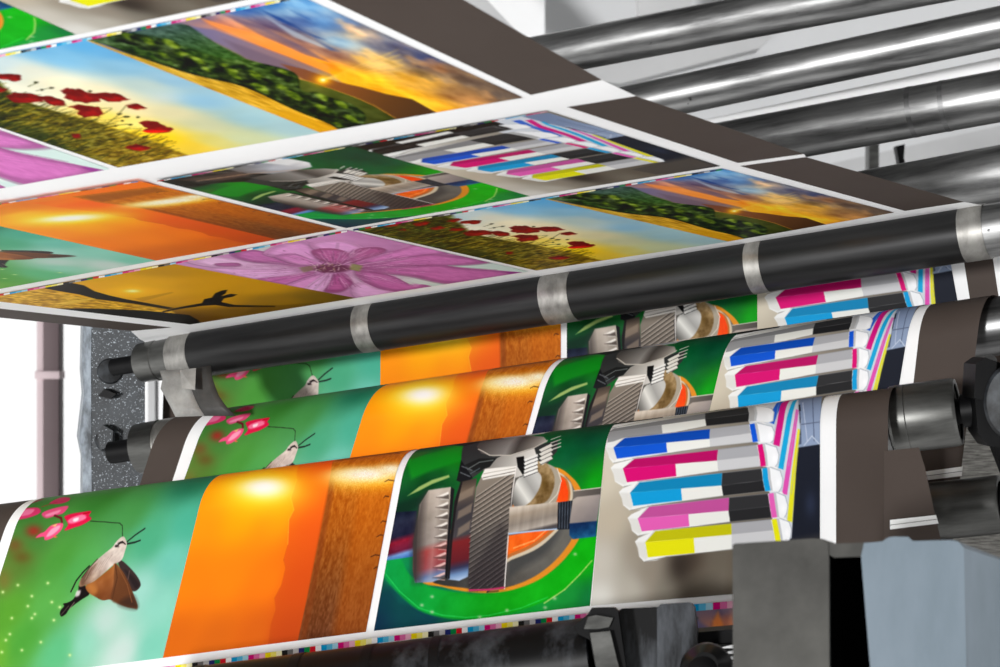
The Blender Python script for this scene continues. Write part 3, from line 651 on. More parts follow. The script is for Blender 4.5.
    A.poly([(712, 352), (760, 347), (850, 352), (760, 363)], (226, 40, 16), .9, 1)
    return A
ART['poppies'] = art_poppies()

# --- valley at sundown
def art_valley():
    A = Art([(82, 38), (300, -5), (523, 97), (320, 132)], w=560, h=380)
    A.field([(150, 28, (70, 96, 150)), (205, 16, (120, 112, 140)), (235, 9, (60, 104, 168)), (265, 3, (44, 104, 170)), (300, 4, (110, 164, 210)), (300, 20, (76, 100, 150)), (285, 12, (160, 190, 210)),
             (322, 22, (130, 176, 214)), (250, 30, (240, 160, 96)), (225, 22, (220, 150, 120)), (280, 47, (252, 150, 60)), (265, 24, (110, 96, 120)), (312, 62, (255, 146, 24)), (340, 76, (255, 176, 30)), (300, 44, (140, 104, 100)), (330, 52, (170, 130, 110)),
             (366, 80, (255, 184, 40)), (400, 94, (255, 190, 50)), (430, 104, (246, 184, 60)), (380, 62, (214, 180, 120)), (420, 82, (220, 170, 80)), (460, 92, (160, 124, 84)), (500, 95, (112, 98, 88)),
             (360, 34, (190, 170, 140)), (345, 25, (130, 150, 180)), (400, 45, (92, 96, 124)), (440, 66, (150, 116, 84)), (380, 40, (120, 120, 136)), (482, 84, (116, 98, 84)), (340, 42, (150, 184, 206)), (470, 98, (190, 140, 90)), (430, 60, (80, 92, 130))], 3.6)
    T = A.noise(9, 16, 51, 4)
    A.add((np.clip(T + .02, 0, 1) * 260)[..., None] * np.array([1., .75, .35]) * (A.xx / A.w > .55)[..., None] * .55)
    A.add((np.clip(-T - .02, 0, 1) * 200)[..., None] * np.array([-.8, -.8, -.6]) * (A.xx / A.w > .5)[..., None] * .6)
    A.at(90, 10, .24)
    for p, c, a in [([(720, 0), (800, 30), (900, 90), (980, 120), (940, 112), (860, 70), (780, 40)], (26, 66, 130), .8), ([(840, 0), (920, 40), (910, 30)], (36, 84, 150), .7), ([(740, 30), (820, 70), (900, 110), (1000, 160), (960, 150), (850, 110)], (190, 210, 220), .55),
                    ([(560, 15), (700, 60), (850, 130), (1000, 215), (900, 185), (700, 95)], (96, 88, 118), .6), ([(940, 120), (1000, 150), (1040, 170), (1000, 165)], (50, 86, 140), .6), ([(460, 30), (700, 100), (1000, 230), (1000, 262), (760, 160), (500, 60)], (246, 156, 80), .7)]:
        A.poly(p, c, a, 4)
    A.poly([(380, 55), (450, 70), (520, 78), (660, 130), (860, 205), (1000, 262), (1050, 300), (1000, 320), (850, 262), (650, 200), (500, 120)], (104, 108, 152), .7, 5)
    A.poly([(560, 120), (700, 170), (860, 230), (1000, 290), (1000, 330), (850, 275), (650, 200)], (112, 96, 112), .6, 6)
    A.at(290, 0, .24)
    A.grad([(-40, 262), (60, 285), (130, 310), (200, 338), (300, 360), (400, 388), (510, 410), (612, 467), (440, 500), (260, 420), (60, 330)], (0, 280), (130, 84, 62), (560, 450), (84, 58, 34), mid=[(.4, (132, 84, 44)), (.7, (104, 70, 36))], soft=1.5)
    A.grad([(-40, 300), (20, 322), (110, 345), (270, 402), (350, 440), (445, 496), (200, 545), (100, 500), (-60, 380)], (20, 330), (92, 100, 40), (350, 500), (66, 72, 24), soft=1.5, tex=A.noise(20, 20, 52) * 40)
    A.line([(60, 330), (110, 345), (270, 402), (350, 436), (440, 490)], (210, 160, 60), 2, .8)
    A.at(90, 10, .24)
    fo = [(-30, 125), (0, 118), (180, 88), (380, 55), (450, 90), (520, 132), (650, 200), (850, 256), (880, 330), (960, 350), (1040, 372), (1110, 400), (1150, 450), (1080, 530), (1000, 475), (850, 412), (640, 318), (430, 266), (190, 188), (60, 140)]
    A.sm = True; FT = A.noise(34, 34, 53, 4) * 190
    A.grad(fo, (200, 90), (62, 84, 60), (700, 330), (44, 62, 14), mid=[(.4, (60, 86, 26))], soft=1.5, tex=FT)
    A.grad([(180, 88), (380, 55), (520, 132), (640, 195), (560, 200), (400, 150), (280, 110)], (300, 80), (66, 90, 84), (560, 190), (60, 96, 40), .8, 4, tex=A.noise(60, 60, 54, 3) * 90)
    r = np.random.default_rng(4)
    for x, y, q in [(150, 115, 60), (230, 135, 70), (330, 150, 70), (380, 200, 80), (440, 215, 60), (560, 240, 50), (600, 280, 90), (680, 280, 70), (700, 335, 80), (800, 265, 50), (790, 330, 60), (840, 365, 70), (960, 370, 60), (1040, 400, 60), (960, 420, 70), (1080, 460, 60), (1030, 480, 40), (480, 250, 40), (300, 190, 40)]:
        A.poly([(x + q * (.8 + .2 * r.random()) * math.cos(t), y + q * .46 * (.8 + .25 * r.random()) * math.sin(t) + q * .3 * math.cos(t)) for t in np.linspace(0, 6.28, 14)[:-1]], (28, 42, 8), .8, 2, tex=FT)
        A.poly([(x + q * .15 + q * .5 * math.cos(t), y - q * .16 + q * .2 * math.sin(t) + q * .22 * math.cos(t)) for t in np.linspace(0, 6.28, 12)[:-1]], (124, 146, 28), .7, 4, tex=FT)
    A.poly([(60, 140), (190, 176), (430, 256), (640, 310), (850, 402), (1000, 466), (1000, 480), (640, 330), (300, 230)], (24, 34, 8), .6, 3)
    A.grad([(-20, 122), (0, 124), (110, 165), (190, 190), (430, 268), (640, 318), (850, 414), (1000, 475), (1080, 535), (1000, 560), (640, 400), (300, 260), (100, 175)], (150, 180), (180, 150, 60), (900, 470), (206, 156, 36), soft=1.2, tex=A.noise(16, 110, 55, 3) * 120)
    A.line([(190, 195), (430, 276), (640, 330), (850, 430), (1000, 495)], (238, 196, 80), 3, .6)
    A.at(290, 0, .24)
    A.poly([(-10, 460), (60, 485), (200, 540), (120, 556), (-60, 480)], (206, 156, 30), .8, 2)
    A.blob((135, 330), 40, 24, (255, 170, 10), .75); A.blob((135, 330), 22, 14, (255, 226, 80), .9); A.blob((136, 330), 8, 5, (255, 255, 220), 1)
    for k in range(9): A.line([(150, 325), (150 + 330 * math.cos(k * .075 - .42), 325 + 330 * math.sin(k * .075 - .42) * .9)], (255, 216, 110), 4, .22)
    for x, y, q, c in [(230, 100, 50, (244, 200, 150)), (270, 125, 50, (240, 190, 140)), (330, 130, 60, (150, 130, 120)), (360, 175, 60, (120, 116, 124)), (400, 150, 50, (110, 116, 130)), (340, 225, 50, (246, 196, 110)), (470, 210, 60, (110, 100, 106)), (520, 250, 50, (240, 190, 130)), (600, 270, 60, (200, 150, 110)), (560, 310, 50, (130, 110, 80)), (420, 260, 50, (240, 200, 120)), (640, 320, 50, (140, 120, 100)), (830, 395, 40, (210, 160, 110)), (720, 330, 60, (120, 104, 94)), (480, 320, 50, (235, 180, 70)), (300, 245, 40, (250, 196, 90))]:
        A.poly([(x + q * (.6 + .5 * r.random()) * math.cos(t), y + q * .4 * (.5 + .6 * r.random()) * math.sin(t) + q * .36 * math.cos(t)) for t in np.linspace(0, 6.28, 16)[:-1]], c, .5, 5, tex=T * 120)
    return A
ART['valley'] = art_valley()

# --- pink blossom
def art_flower():
    A = Art([(170, 262.5), (347, 229.5), (528, 271), (356, 297.5)], w=520, h=360)
    A.field([(200, 262, (214, 140, 208)), (250, 252, (208, 124, 196)), (345, 236, (214, 132, 202)), (400, 246, (208, 124, 196)), (300, 290, (216, 140, 208)), (350, 292, (214, 136, 204)), (430, 262, (200, 110, 186)), (520, 270, (206, 232, 224)), (490, 266, (206, 232, 224)), (300, 262, (196, 104, 178)), (260, 268, (214, 150, 210)), (430, 285, (214, 230, 224))], 3.4)
    A.add(A.noise(8, 8, 61) * 30)
    A.at(340, 220, .22)
    A.poly([(500, 175), (640, 186), (700, 200), (840, 235), (820, 245), (560, 225), (490, 205)], (204, 230, 222), soft=1.5); A.poly([(330, 290), (470, 285), (420, 310), (360, 320), (310, 310)], (206, 230, 224), soft=1.5)
    A.poly([(800, 225), (900, 235), (860, 250), (760, 255)], (204, 230, 222), soft=1.5)
    A.at(180, 220, .22)
    A.poly([(330, 118), (380, 110), (440, 108), (380, 140), (300, 135)], (206, 228, 220), .85, 2)
    A.sm = True
    PET = [([(20, 178), (120, 160), (300, 185), (450, 205), (560, 214), (480, 232), (300, 222), (110, 206)], (222, 160, 216)),
           ([(90, 214), (300, 218), (560, 220), (560, 240), (500, 262), (330, 268), (200, 240)], (216, 146, 208)),
           ([(240, 160), (250, 142), (320, 132), (385, 142), (440, 170), (520, 200), (430, 192), (320, 186)], (182, 88, 164)),
           ([(380, 150), (440, 112), (560, 90), (620, 130), (640, 180), (560, 190), (450, 170)], (212, 130, 200)),
           ([(430, 160), (520, 150), (610, 180), (660, 200), (560, 205), (480, 185)], (200, 112, 186)),
           ([(590, 105), (640, 92), (720, 88), (800, 105), (835, 128), (780, 152), (690, 140), (620, 135)], (216, 134, 202)),
           ([(598, 138), (650, 126), (720, 130), (768, 150), (790, 180), (720, 196), (650, 182), (615, 165)], (178, 74, 146)),
           ([(770, 180), (795, 135), (850, 122), (910, 122), (935, 138), (870, 170), (810, 192)], (172, 72, 142)),
           ([(800, 194), (870, 168), (1000, 130), (1100, 104), (1240, 108), (1275, 132), (1140, 160), (1000, 184), (860, 202)], (198, 100, 178)),
           ([(830, 205), (960, 176), (1140, 150), (1260, 160), (1420, 184), (1290, 202), (1040, 204), (850, 216)], (188, 88, 164)),
           ([(840, 216), (1000, 206), (1150, 200), (1280, 214), (1460, 228), (1570, 240), (1480, 262), (1300, 286), (1190, 284), (1040, 252), (900, 236)], (186, 84, 160)),
           ([(800, 224), (900, 236), (980, 256), (1060, 300), (1100, 290), (1150, 306), (1020, 326), (900, 308), (820, 268)], (184, 80, 158)),
           ([(690, 250), (740, 238), (775, 262), (780, 292), (730, 322), (660, 322), (655, 290)], (172, 66, 140)),
           ([(335, 268), (480, 250), (600, 232), (600, 250), (500, 292), (440, 290)], (186, 84, 162)),
           ([(480, 296), (560, 262), (650, 238), (640, 268), (590, 312), (540, 312)], (206, 120, 192)),
           ([(560, 312), (650, 250), (690, 250), (650, 320), (600, 326)], (220, 146, 210)),
           ([(780, 300), (830, 280), (900, 310), (980, 326), (900, 345), (800, 350)], (216, 144, 208)),
           ([(160, 195), (260, 192), (270, 206), (180, 206)], (170, 80, 150))]
    PT = A.noise(30, 60, 62, 3) * 26
    c0 = np.array((700, 212.0))
    for p, c in PET:
        c = np.array(c, float); m = np.mean(p, 0)
        A.poly([m + (np.array(q) - m) * 1.05 + (0, 3) for q in p], c * .7, .5, 3); A.poly(p, c * .97, soft=.8, tex=PT); A.poly([m + (np.array(q) - m) * .74 for q in p], np.minimum(c * 1.2 + 8, 255), .75, 6, tex=PT)
        far = max(p, key=lambda q: np.hypot(q[0] - c0[0], 2 * (q[1] - c0[1]))); d = np.array(far) - c0; n = np.array((-d[1], d[0] * .3)); n = n / (np.hypot(*n) + 1e-6)
        for k in (-1, 0, 1): A.line([c0 + d * .35 + n * k * 7, c0 + d * .9 + n * k * 5], c * .74, 1.3, .4)
        A.line(list(p[:len(p) // 2 + 1]), np.minimum(c * 1.18, 255), 1.1, .5)
    r = np.random.default_rng(12)
    for _ in range(420):
        t = r.random() * 6.28; u = np.array((math.cos(t) * 3.1, math.sin(t) * .62)) * r.uniform(.9, 1.1); a0, a1 = sorted(r.uniform(.16, 1.0, 2)); bnd = np.array((-u[1], u[0] * .2)) * r.uniform(-.14, .14)
        p0, p1 = c0 + (0, 6) + u * 150 * a0, c0 + (0, 6) + u * 150 * a1
        A.line([p0, (p0 + p1) / 2 + bnd * 60, p1], [(240, 190, 232), (140, 46, 118), (228, 160, 218), (160, 60, 136)][r.integers(4)], r.uniform(1, 2.6), .45)
    A.line([(840, 212), (1000, 206), (1150, 201), (1280, 212), (1440, 224)], (140, 40, 116), 2.4, .8); A.line([(830, 224), (940, 246), (1060, 296)], (140, 44, 116), 2, .7)
    A.poly([(1480, 232), (1560, 236), (1600, 244), (1520, 246)], (160, 40, 150), .9, 1)
    A.sm = False
    A.poly([(600, 222), (640, 203), (700, 198), (760, 204), (780, 222), (730, 236), (650, 238)], (110, 26, 74), .85, 6)
    r = np.random.default_rng(2)
    for _ in range(46):
        t = r.random() * 6.28; q = r.uniform(.2, 1); x = 690 + 100 * q * math.cos(t); y = 218 + 20 * q * math.sin(t)
        A.line([(x, y), (x + r.uniform(-22, 22), y - r.uniform(2, 14))], [(226, 180, 190), (96, 20, 60), (180, 160, 100), (240, 220, 220)][r.integers(4)], 1.6, .85)
    A.poly([(540, 214), (600, 205), (610, 225), (560, 236)], (136, 116, 76), .7, 3); A.poly([(780, 196), (830, 205), (815, 232), (770, 222)], (140, 156, 60), .75, 3)
    A.line([(840, 250), (900, 255), (940, 270)], (240, 200, 230), 2, .8)
    return A
ART['flower'] = art_flower()

# --- golden evening with a figure on a rope
def art_golden():
    A = Art([(-26, 298), (170, 262.5), (356, 297.5), (190, 324)], w=520, h=360)
    A.field([(80, 278, (214, 164, 22)), (132, 290, (238, 176, 24)), (168, 270, (190, 142, 16)), (150, 283, (222, 166, 20)), (250, 288, (196, 146, 20)), (200, 285, (206, 152, 18)), (320, 298, (120, 94, 18)), (340, 297, (100, 80, 20)), (240, 312, (120, 86, 14)), (190, 318, (100, 68, 8)), (200, 300, (200, 146, 16)), (280, 300, (150, 112, 18)), (110, 284, (224, 166, 20))], 3.2)
    A.blob((131, 290.5), 20, 6, (250, 196, 40), .7); A.blob((132, 290.5), 7, 1.6, (255, 246, 170), 1)
    A.at(0, 200, .2099)
    A.poly([(-160, 480), (0, 448), (180, 414), (400, 462), (600, 492), (700, 505), (820, 525), (860, 560), (760, 560), (300, 530), (-40, 510)], (196, 150, 30), soft=2, tex=A.noise(50, 60, 71, 3) * 150)
    A.poly([(260, 490), (460, 462), (480, 466), (300, 498)], (236, 200, 90), .7, 3)
    A.poly([(170, 410), (250, 398), (330, 390), (400, 404), (450, 432), (520, 452), (600, 470), (700, 488), (830, 512), (800, 518), (640, 492), (560, 482), (460, 470), (380, 448), (260, 428)], (30, 20, 6), soft=1)
    A.poly([(640, 468), (820, 435), (826, 440), (680, 480)], (176, 128, 14), .6, 2)
    A.poly([(250, 514), (430, 514), (560, 518), (700, 525), (900, 545), (945, 570), (960, 590), (930, 625), (860, 605), (560, 560), (380, 540)], (18, 12, 6), soft=1)
    A.at(180, 220, .22)
    A.poly([(-80, 412), (0, 393), (100, 375), (110, 357), (145, 350), (160, 330), (190, 318), (216, 314), (206, 332), (186, 344), (230, 333), (262, 336), (240, 346), (200, 354), (188, 370), (250, 384), (432, 387), (432, 394), (220, 393), (160, 384), (100, 388), (0, 402), (-80, 418)], (16, 10, 6), soft=.7)
    A.poly([(330, 388), (460, 385), (650, 370), (560, 400), (300, 420)], (96, 68, 12), .5, 6)
    return A
ART['golden'] = art_golden()

for k_, g_, c_, s_ in (('poppies', 1.06, 1.12, 1.08), ('valley', 1.06, 1.12, 1.08), ('flower', 1.0, 1.0, .8), ('golden', 1.0, 1.05, 1.08)):
    I_ = np.clip(ART[k_].img, 0, 255) / 255
    I_ = I_ ** g_; I_ = .5 + (I_ - .5) * c_; m_ = I_.mean(-1, keepdims=True); ART[k_].img = 255 * np.clip(m_ + (I_ - m_) * s_, 0, 1)
# ------------------------------------------------------------------ paper webs
def ink_mesh(name, verts, faces, cols, parent):
    o_ = org(parent)
    me = np_mesh(name, verts - o_, faces)
    at = me.color_attributes.new('ink', 'FLOAT_COLOR', 'POINT')
    c = np.ones((len(verts), 4), np.float32); c[:, :3] = lin(np.clip(cols, 0, 255)); at.data.foreach_set('color', c.ravel())
    me.polygons.foreach_set('use_smooth', [True] * len(me.polygons))
    return link(name, me, [M['ink']], parent)
def grid_faces(ny, nx):
    i = np.arange(ny * nx).reshape(ny, nx)
    return np.stack([i[:-1, :-1], i[:-1, 1:], i[1:, 1:], i[1:, :-1]], -1).reshape(-1, 4)

def quad_grid(Hinv, us, vs):
    U, Vv = np.meshgrid(us, vs)
    return U, Vv, hmap(Hinv, np.stack([U, Vv], -1))

def web_picture(web, parent, quad, art, label, nx, ny, va=0.0, vb=1.0, off=0.0006):
    """quad: pixels, top corners on the crest; art rows below VS wrap on over the roller"""
    Hi = picture_frame(web, quad)
    U, Vv, T = quad_grid(Hi, np.linspace(0, 1, nx), np.linspace(va, vb, ny))
    P = web.pt(T[..., 0], T[..., 1], off)
    o = ink_mesh('printed_picture', P.reshape(-1, 3), grid_faces(ny, nx), art.sample(U, Vv).reshape(-1, 3), parent)
    return tag(o, label)

def web_sheet(name, web, cols, qs, mats, label, group=None):
    """cols: list of (pixel top, pixel bottom) boundary lines left to right; mats: material index of each strip"""
    tb = []
    for pt_, pb in cols:
        t0, q0 = web.px(pt_[0] + (pb[0] - pt_[0]) * .2, pt_[1] + (pb[1] - pt_[1]) * .2); t1, q1 = web.px(*pb); tb.append(((t1 - t0) / (q1 - q0), t0, q0))
    qs = np.asarray(qs); V_ = []; ny = len(qs)
    tt = np.array([[t0 + k * (q - q0) for k, t0, q0 in tb] for q in qs])
    P = web.pt(tt, np.repeat(qs[:, None], len(tb), 1))
    c = P.reshape(-1, 3).mean(0)
    me = np_mesh(name, P.reshape(-1, 3) - c, grid_faces(ny, len(tb)))
    o = link(name, me, [M['brown'], M['white']]); o.location = c; ORG[o.name] = c
    me.polygons.foreach_set('material_index', np.tile(mats, ny - 1).astype(np.int32))
    me.polygons.foreach_set('use_smooth', [True] * len(me.polygons))
    return tag(o, label, 'paper web', group)
def qrange(web, qmax, back=2.2):
    return list(np.linspace(-web.R * back, 0, 22)) + list(np.linspace(0, qmax, 8))[1:]

BARC = [(30, 30, 30), (110, 110, 110), (196, 196, 196), (30, 40, 110), (0, 140, 70), (214, 20, 40), (255, 255, 255), (0, 160, 220), (90, 190, 230), (170, 220, 240),
        (214, 0, 120), (230, 110, 170), (244, 180, 205), (250, 226, 0), (252, 238, 110), (255, 250, 200)]
def color_bar(surf, parent, A, B, label, step, h, start=0, off=0.0009):
    """row of ink control patches from pixel A to pixel B; surf maps pixels to points on the sheet; h(x) bar height in px"""
    A = np.array(A, float); B = np.array(B, float); L = np.hypot(*(B - A)); n = int(L / step)
    vs = []; fs = []; cs = []
    for i in range(n):
        p = A + (B - A) * i / n; q = A + (B - A) * (i + 1) / n; c = BARC[(i + start) % len(BARC)]
        for z in (p, q, q + (0, h), p + (0, h)):
            vs.append(surf(z[0], z[1], off)); cs.append(c)
        fs.append((4 * i, 4 * i + 1, 4 * i + 2, 4 * i + 3))
    o = ink_mesh('colour_bar', np.array(vs), np.array(fs), np.array(cs), parent)
    return tag(o, label)

# ---- front web (nearest, runs over the front guide roller)
sh = web_sheet('paper_web', front, [((-90, 516), (-175, 690)), ((13.5, 503), (-44, 674)), ((820, 393), (820, 620)), ((836, 393), (836, 620)), ((888, 390), (888, 620))],
               qrange(front, .30), [0, 1, 1, 0], 'front paper web with the fully visible moth, sunset, gear and carton prints')
TXT = {'moth': 'print of a hovering brown moth on green', 'sunset': 'print of an orange sunset over sea', 'gears': 'print of steel gears on a green machine', 'boxes': 'print of stacked colour striped cartons'}
for k in FQ:
    web_picture(front, sh, FQ[k], ART[k], TXT[k], 330, 330)
fs_ = lambda x, y, off=0: front.pt(*front.px(x, y), off)
color_bar(fs_, sh, (-60, 698), (372, 638.5), 'row of small ink control patches', 5.6, 6, 3)
color_bar(fs_, sh, (372, 638.5), (592, 613), 'row of small ink control patches', 5.6, 5.5, 6)
color_bar(fs_, sh, (592, 613), (820, 594), 'row of small ink control patches', 7, 7, 9)
# next row of the print, mostly hidden by the black beam
nq = [(604, 618), (820, 601), (820, 776), (590, 790)]
def raw_picture(surf, parent, quad, art, label, nx, ny, ua=0, ub=1, va=0, vb=1, off=0.0006):
    Hi = homog(UNIT, quad); U, Vv, Pp = quad_grid(Hi, np.linspace(ua, ub, nx), np.linspace(va, vb, ny))
    P = np.array([surf(x, y, off) for x, y in Pp.reshape(-1, 2)])
    return tag(ink_mesh('printed_picture', P, grid_faces(ny, nx), art.sample(U, Vv).reshape(-1, 3), parent), label)
raw_picture(fs_, sh, nq, ART['valley'], 'top corner of a sunset valley print', 130, 60, vb=.4)

# ---- middle web
middle = Web((165, 417.5), 2.86, (997, 294.5), 2.52, 0.044, 12)
sh = web_sheet('paper_web', middle, [((165, 417), (139, 487)), ((199, 411.5), (172, 482)), ((912, 307), (900, 380)), ((924, 306), (914, 378)), ((982, 298), (960, 480))],
               qrange(middle, .24), [0, 1, 1, 0], 'middle paper web, its moth and carton prints cut off by the front web')
MQ = {'moth': [(209, 410), (372, 386), (322, 550), (151, 574)], 'sunset': [(372, 386), (546, 361), (501, 524), (322, 550)],
      'gears': [(553, 360), (728, 334.5), (689, 497), (507, 523)], 'boxes': [(728, 334.5), (912, 307), (885, 472), (689, 497)]}
for k in MQ: web_picture(middle, sh, MQ[k], ART[k], TXT[k], 290, 230, 0.0, .8)
ms_ = lambda x, y, off=0: middle.pt(*middle.px(x, y), off)
def paper_mark(surf, parent, pts, name, label, line=None):
    vs = [surf(x, y, .0007) for x, y in pts]; cs = [(246, 246, 244)] * 4; f = [(0, 1, 2, 3)]
    if line:
        vs += [surf(x, y, .0011) for x, y in line]; cs += [(120, 116, 112)] * 4; f.append((4, 5, 6, 7))
    return tag(ink_mesh(name, np.array(vs), np.array(f), np.array(cs), parent), label)
paper_mark(ms_, sh, [(919, 472.5), (963, 466.5), (962, 476), (921, 481)], 'white_gap', 'white gap across the brown margin', [(921, 476.6), (962.5, 471), (962.4, 471.6), (921, 477.2)])

# ---- back web under the dark roller
back = Web((203, 330), 3.03, (945, 219), 2.66, 0.02, 3)
sh = web_sheet('paper_web', back, [((165, 336), (160, 500)), ((190, 332), (186, 500)), ((943, 219), (971, 390)), ((957, 217), (984, 389)), ((986, 213), (1012, 385)), ((1060, 202), (1085, 375))],
               qrange(back, .20, 1.5), [0, 1, 1, 0, 1], 'back paper web seen in a strip under the long black roller')
BQ = {'moth': [(203, 331), (381, 304.5), (380, 477), (198, 504)], 'sunset': [(381, 304.5), (561, 277.5), (561, 450), (380, 477)],
      'gears': [(567, 276.5), (757.5, 248), (757.5, 420), (567, 449)], 'boxes': [(757.5, 248), (943, 220), (974, 392), (757.5, 420)]}
for k in BQ: web_picture(back, sh, BQ[k], ART[k], TXT[k], 290, 200, 0.05, .72)

# ---- brown return run below, between the front web and the lower stub roller
o = tag(prism('paper_web', [(884, 451), (919, 447.5), (925, 468), (938, 528), (956, 600), (884, 600)], 2.25, 0.0012, M['brown'], bevel=0),
        'brown paper edge hanging left of the lower stub roller, one white bar across it', 'paper web')
pl = o
flat = lambda d: (lambda x, y, off=0: W(x, y, d - off))
paper_mark(flat(2.25), pl, [(890, 520), (936, 515), (938.5, 523.5), (890, 529.5)], 'white_gap', 'white bar with a thin grey line', [(890, 524.8), (937, 519), (937, 519.6), (890, 525.4)])

# ---- upper web, seen from below, coming toward the camera over the black roller
SL = W(180, 333, 2.86); SR = W(982, 205, 2.45); ua = nrm(SR - SL)
def plane_n(b): n = nrm(np.cross(ua, b)); return n if n[2] < 0 else -n
n1 = plane_n(V(.60, .79, -.08))
b1 = nrm(np.cross(n1, ua)); b1 = b1 if b1[1] < 0 else -b1          # toward the camera
def hit(n, O, x, y): r = ray(x, y); return CAM + r * (((O - CAM) @ n) / (r @ n))
G0 = hit(n1, SL, 310, 141)
n3 = V(-.05, -.38, -.92); n3 = nrm(n3 - ua * (n3 @ ua)); 
def usurf(x, y, off=0.0):
    p = hit(n1, SL, x, y); k = (p - G0) @ b1
    if k <= 0: return p + n1 * off
    return hit(n3, G0, x, y) + n3 * off
# boundary polylines at the successive cross lines: outer left, white left, white right, outer right
rows = [[(-980, 150), (-940, 141), (178, -66), (262, -82)], [(-560, 146), (-520, 139), (312, -8), (416, -28)], [(-420, 274), (-380, 267), (531, 95), (602, 80)],
        [(-380, 290), (-340, 283), (567, 107), (636, 96)], [(-60, 310), (-38, 302), (738, 163), (804, 154)], [(-55, 312), (-32, 305), (740, 166), (806, 157)],
        [(131, 331), (172, 327.5), (905, 211), (964, 202)], [(140, 339.5), (180, 333), (914, 216), (982, 205)]]
vs = [usurf(x, y) for r in rows for x, y in r]
ny = len(rows); Pw = np.array(vs).reshape(ny, 4, 3)
Rw = 0.0292
t0 = [(Pw[-1, j] - SL) @ ua for j in range(4)]
pts = [Pw]
cw = SL + n1 * Rw
for ph in np.linspace(0, math.pi * .55, 10)[1:]:
    pts.append(np.array([[cw + ua * t + Rw * (-math.cos(ph) * n1 - math.sin(ph) * b1) for t in t0]]))
Pa = np.concatenate(pts); ny2 = len(Pa)
c = Pw[3:].reshape(-1, 3).mean(0)
me = np_mesh('paper_web', Pa.reshape(-1, 3) - c, grid_faces(ny2, 4))
upper = link('paper_web', me, [M['brown'], M['white']]); upper.location = c; ORG[upper.name] = c
bands = [[0, 1, 0], [0, 1, 0], [1, 1, 1], [0, 1, 0], [1, 1, 1], [0, 1, 0]] + [[1, 1, 1]] * (ny2 - 7)
me.polygons.foreach_set('material_index', np.array(bands, np.int32).ravel())
tag(upper, 'upper paper web overhead, four rows of prints seen from below', 'paper web')
def usurf_v(X, off):
    r = np.stack([(X[:, 0] - 500) / F, np.ones(len(X)), (333.5 - X[:, 1]) / F], -1)
    p = CAM + r * (((SL - CAM) @ n1) / (r @ n1))[:, None]; q = CAM + r * (((G0 - CAM) @ n3) / (r @ n3))[:, None]
    k = ((p - G0) @ b1 > 0)[:, None]
    return np.where(k, q + n3 * off, p + n1 * off)
def upper_picture(quad, key, label, nx=400, ny=210, ua_=0, ub=1, va=0, vb=1):
    Hi = homog(UNIT, quad); U, Vv, Pp = quad_grid(Hi, np.linspace(ua_, ub, nx), np.linspace(va, vb, ny))
    return tag(ink_mesh('printed_picture', usurf_v(Pp.reshape(-1, 2), .0006), grid_faces(ny, nx), ART[key].sample(U, Vv).reshape(-1, 3), upper), label)
TXT.update({'poppies': 'print of red poppies under a pale evening sky', 'valley': 'print of a wooded valley at sundown', 'flower': 'print of a large pink blossom', 'golden': 'print of a golden evening with a dark figure'})
# first row above the roller
upper_picture([(-26, 298), (170, 262.5), (356, 297.5), (190, 324)], 'golden', TXT['golden'])
upper_picture([(170, 262.5), (347, 229.5), (528, 271), (356, 297.5)], 'flower', TXT['flower'])
upper_picture([(353, 228.8), (541, 197.5), (728, 241), (536, 270)], 'poppies', TXT['poppies'])
upper_picture([(541, 197.5), (722, 168), (894, 212), (728, 241)], 'valley', TXT['valley'])
# second row
upper_picture([(-225, 243), (-57, 213), (156, 260), (-15, 291)], 'moth', TXT['moth'], 300, 210, .0, 1)
upper_picture([(-57, 213), (138, 180), (337, 228.5), (156, 260)], 'sunset', TXT['sunset'])
upper_picture([(157, 180), (350, 145), (530, 195.5), (346, 227.5)], 'gears', TXT['gears'], 460, 240)
upper_picture([(350, 145), (547, 110), (720, 165.5), (530, 195.5)], 'boxes', TXT['boxes'], 460, 240)
# third row, beyond the wide white gap
upper_picture([(-330, 110), (-140, 80), (110, 168.5), (-85, 203)], 'flower', TXT['flower'], 300, 200, .0, 1)
upper_picture([(-141, 79), (82, 38), (320, 132), (118, 167)], 'poppies', TXT['poppies'], 440, 260)
upper_picture([(82, 38), (300, -5), (523, 97), (320, 132)], 'valley', TXT['valley'], 440, 260)
# fourth row, only its lower end in view
upper_picture([(-350, -25), (-145, -65), (76, 34), (-125, 73)], 'gears', TXT['gears'], 260, 140, .4, 1, .5, 1)
upper_picture([(-145, -65), (60, -105), (285, -9), (77, 34)], 'boxes', TXT['boxes'], 300, 180, 0, 1, .4, 1)
us_ = lambda x, y, off=0: usurf(x, y, off)
color_bar(us_, upper, (-40, 61.5), (82, 38), 'row of small ink control patches', 5, 2.2, 4)
color_bar(us_, upper, (82, 38), (290, -3), 'row of small ink control patches', 5, 2.2, 8)
color_bar(us_, upper, (-20, 297), (170, 262.5), 'row of small ink control patches', 6, 1.7, 2)
color_bar(us_, upper, (170, 262.5), (347, 229.5), 'row of small ink control patches', 6, 1.5, 9)
color_bar(us_, upper, (353, 228.8), (541, 197.5), 'row of small ink control patches', 6, 1.2, 3)
color_bar(us_, upper, (541, 197.5), (722, 168), 'row of small ink control patches', 6, 1.2, 7)
color_bar(us_, upper, (-20, 206), (138, 180), 'row of small ink control patches', 7, .8, 2)
color_bar(us_, upper, (157, 180), (547, 110), 'row of small ink control patches', 7, .7, 5)
# ------------------------------------------------------------------ rollers
def mpx(ax, x, r): return r * ax.depth(x) / F        # pixel radius -> metres

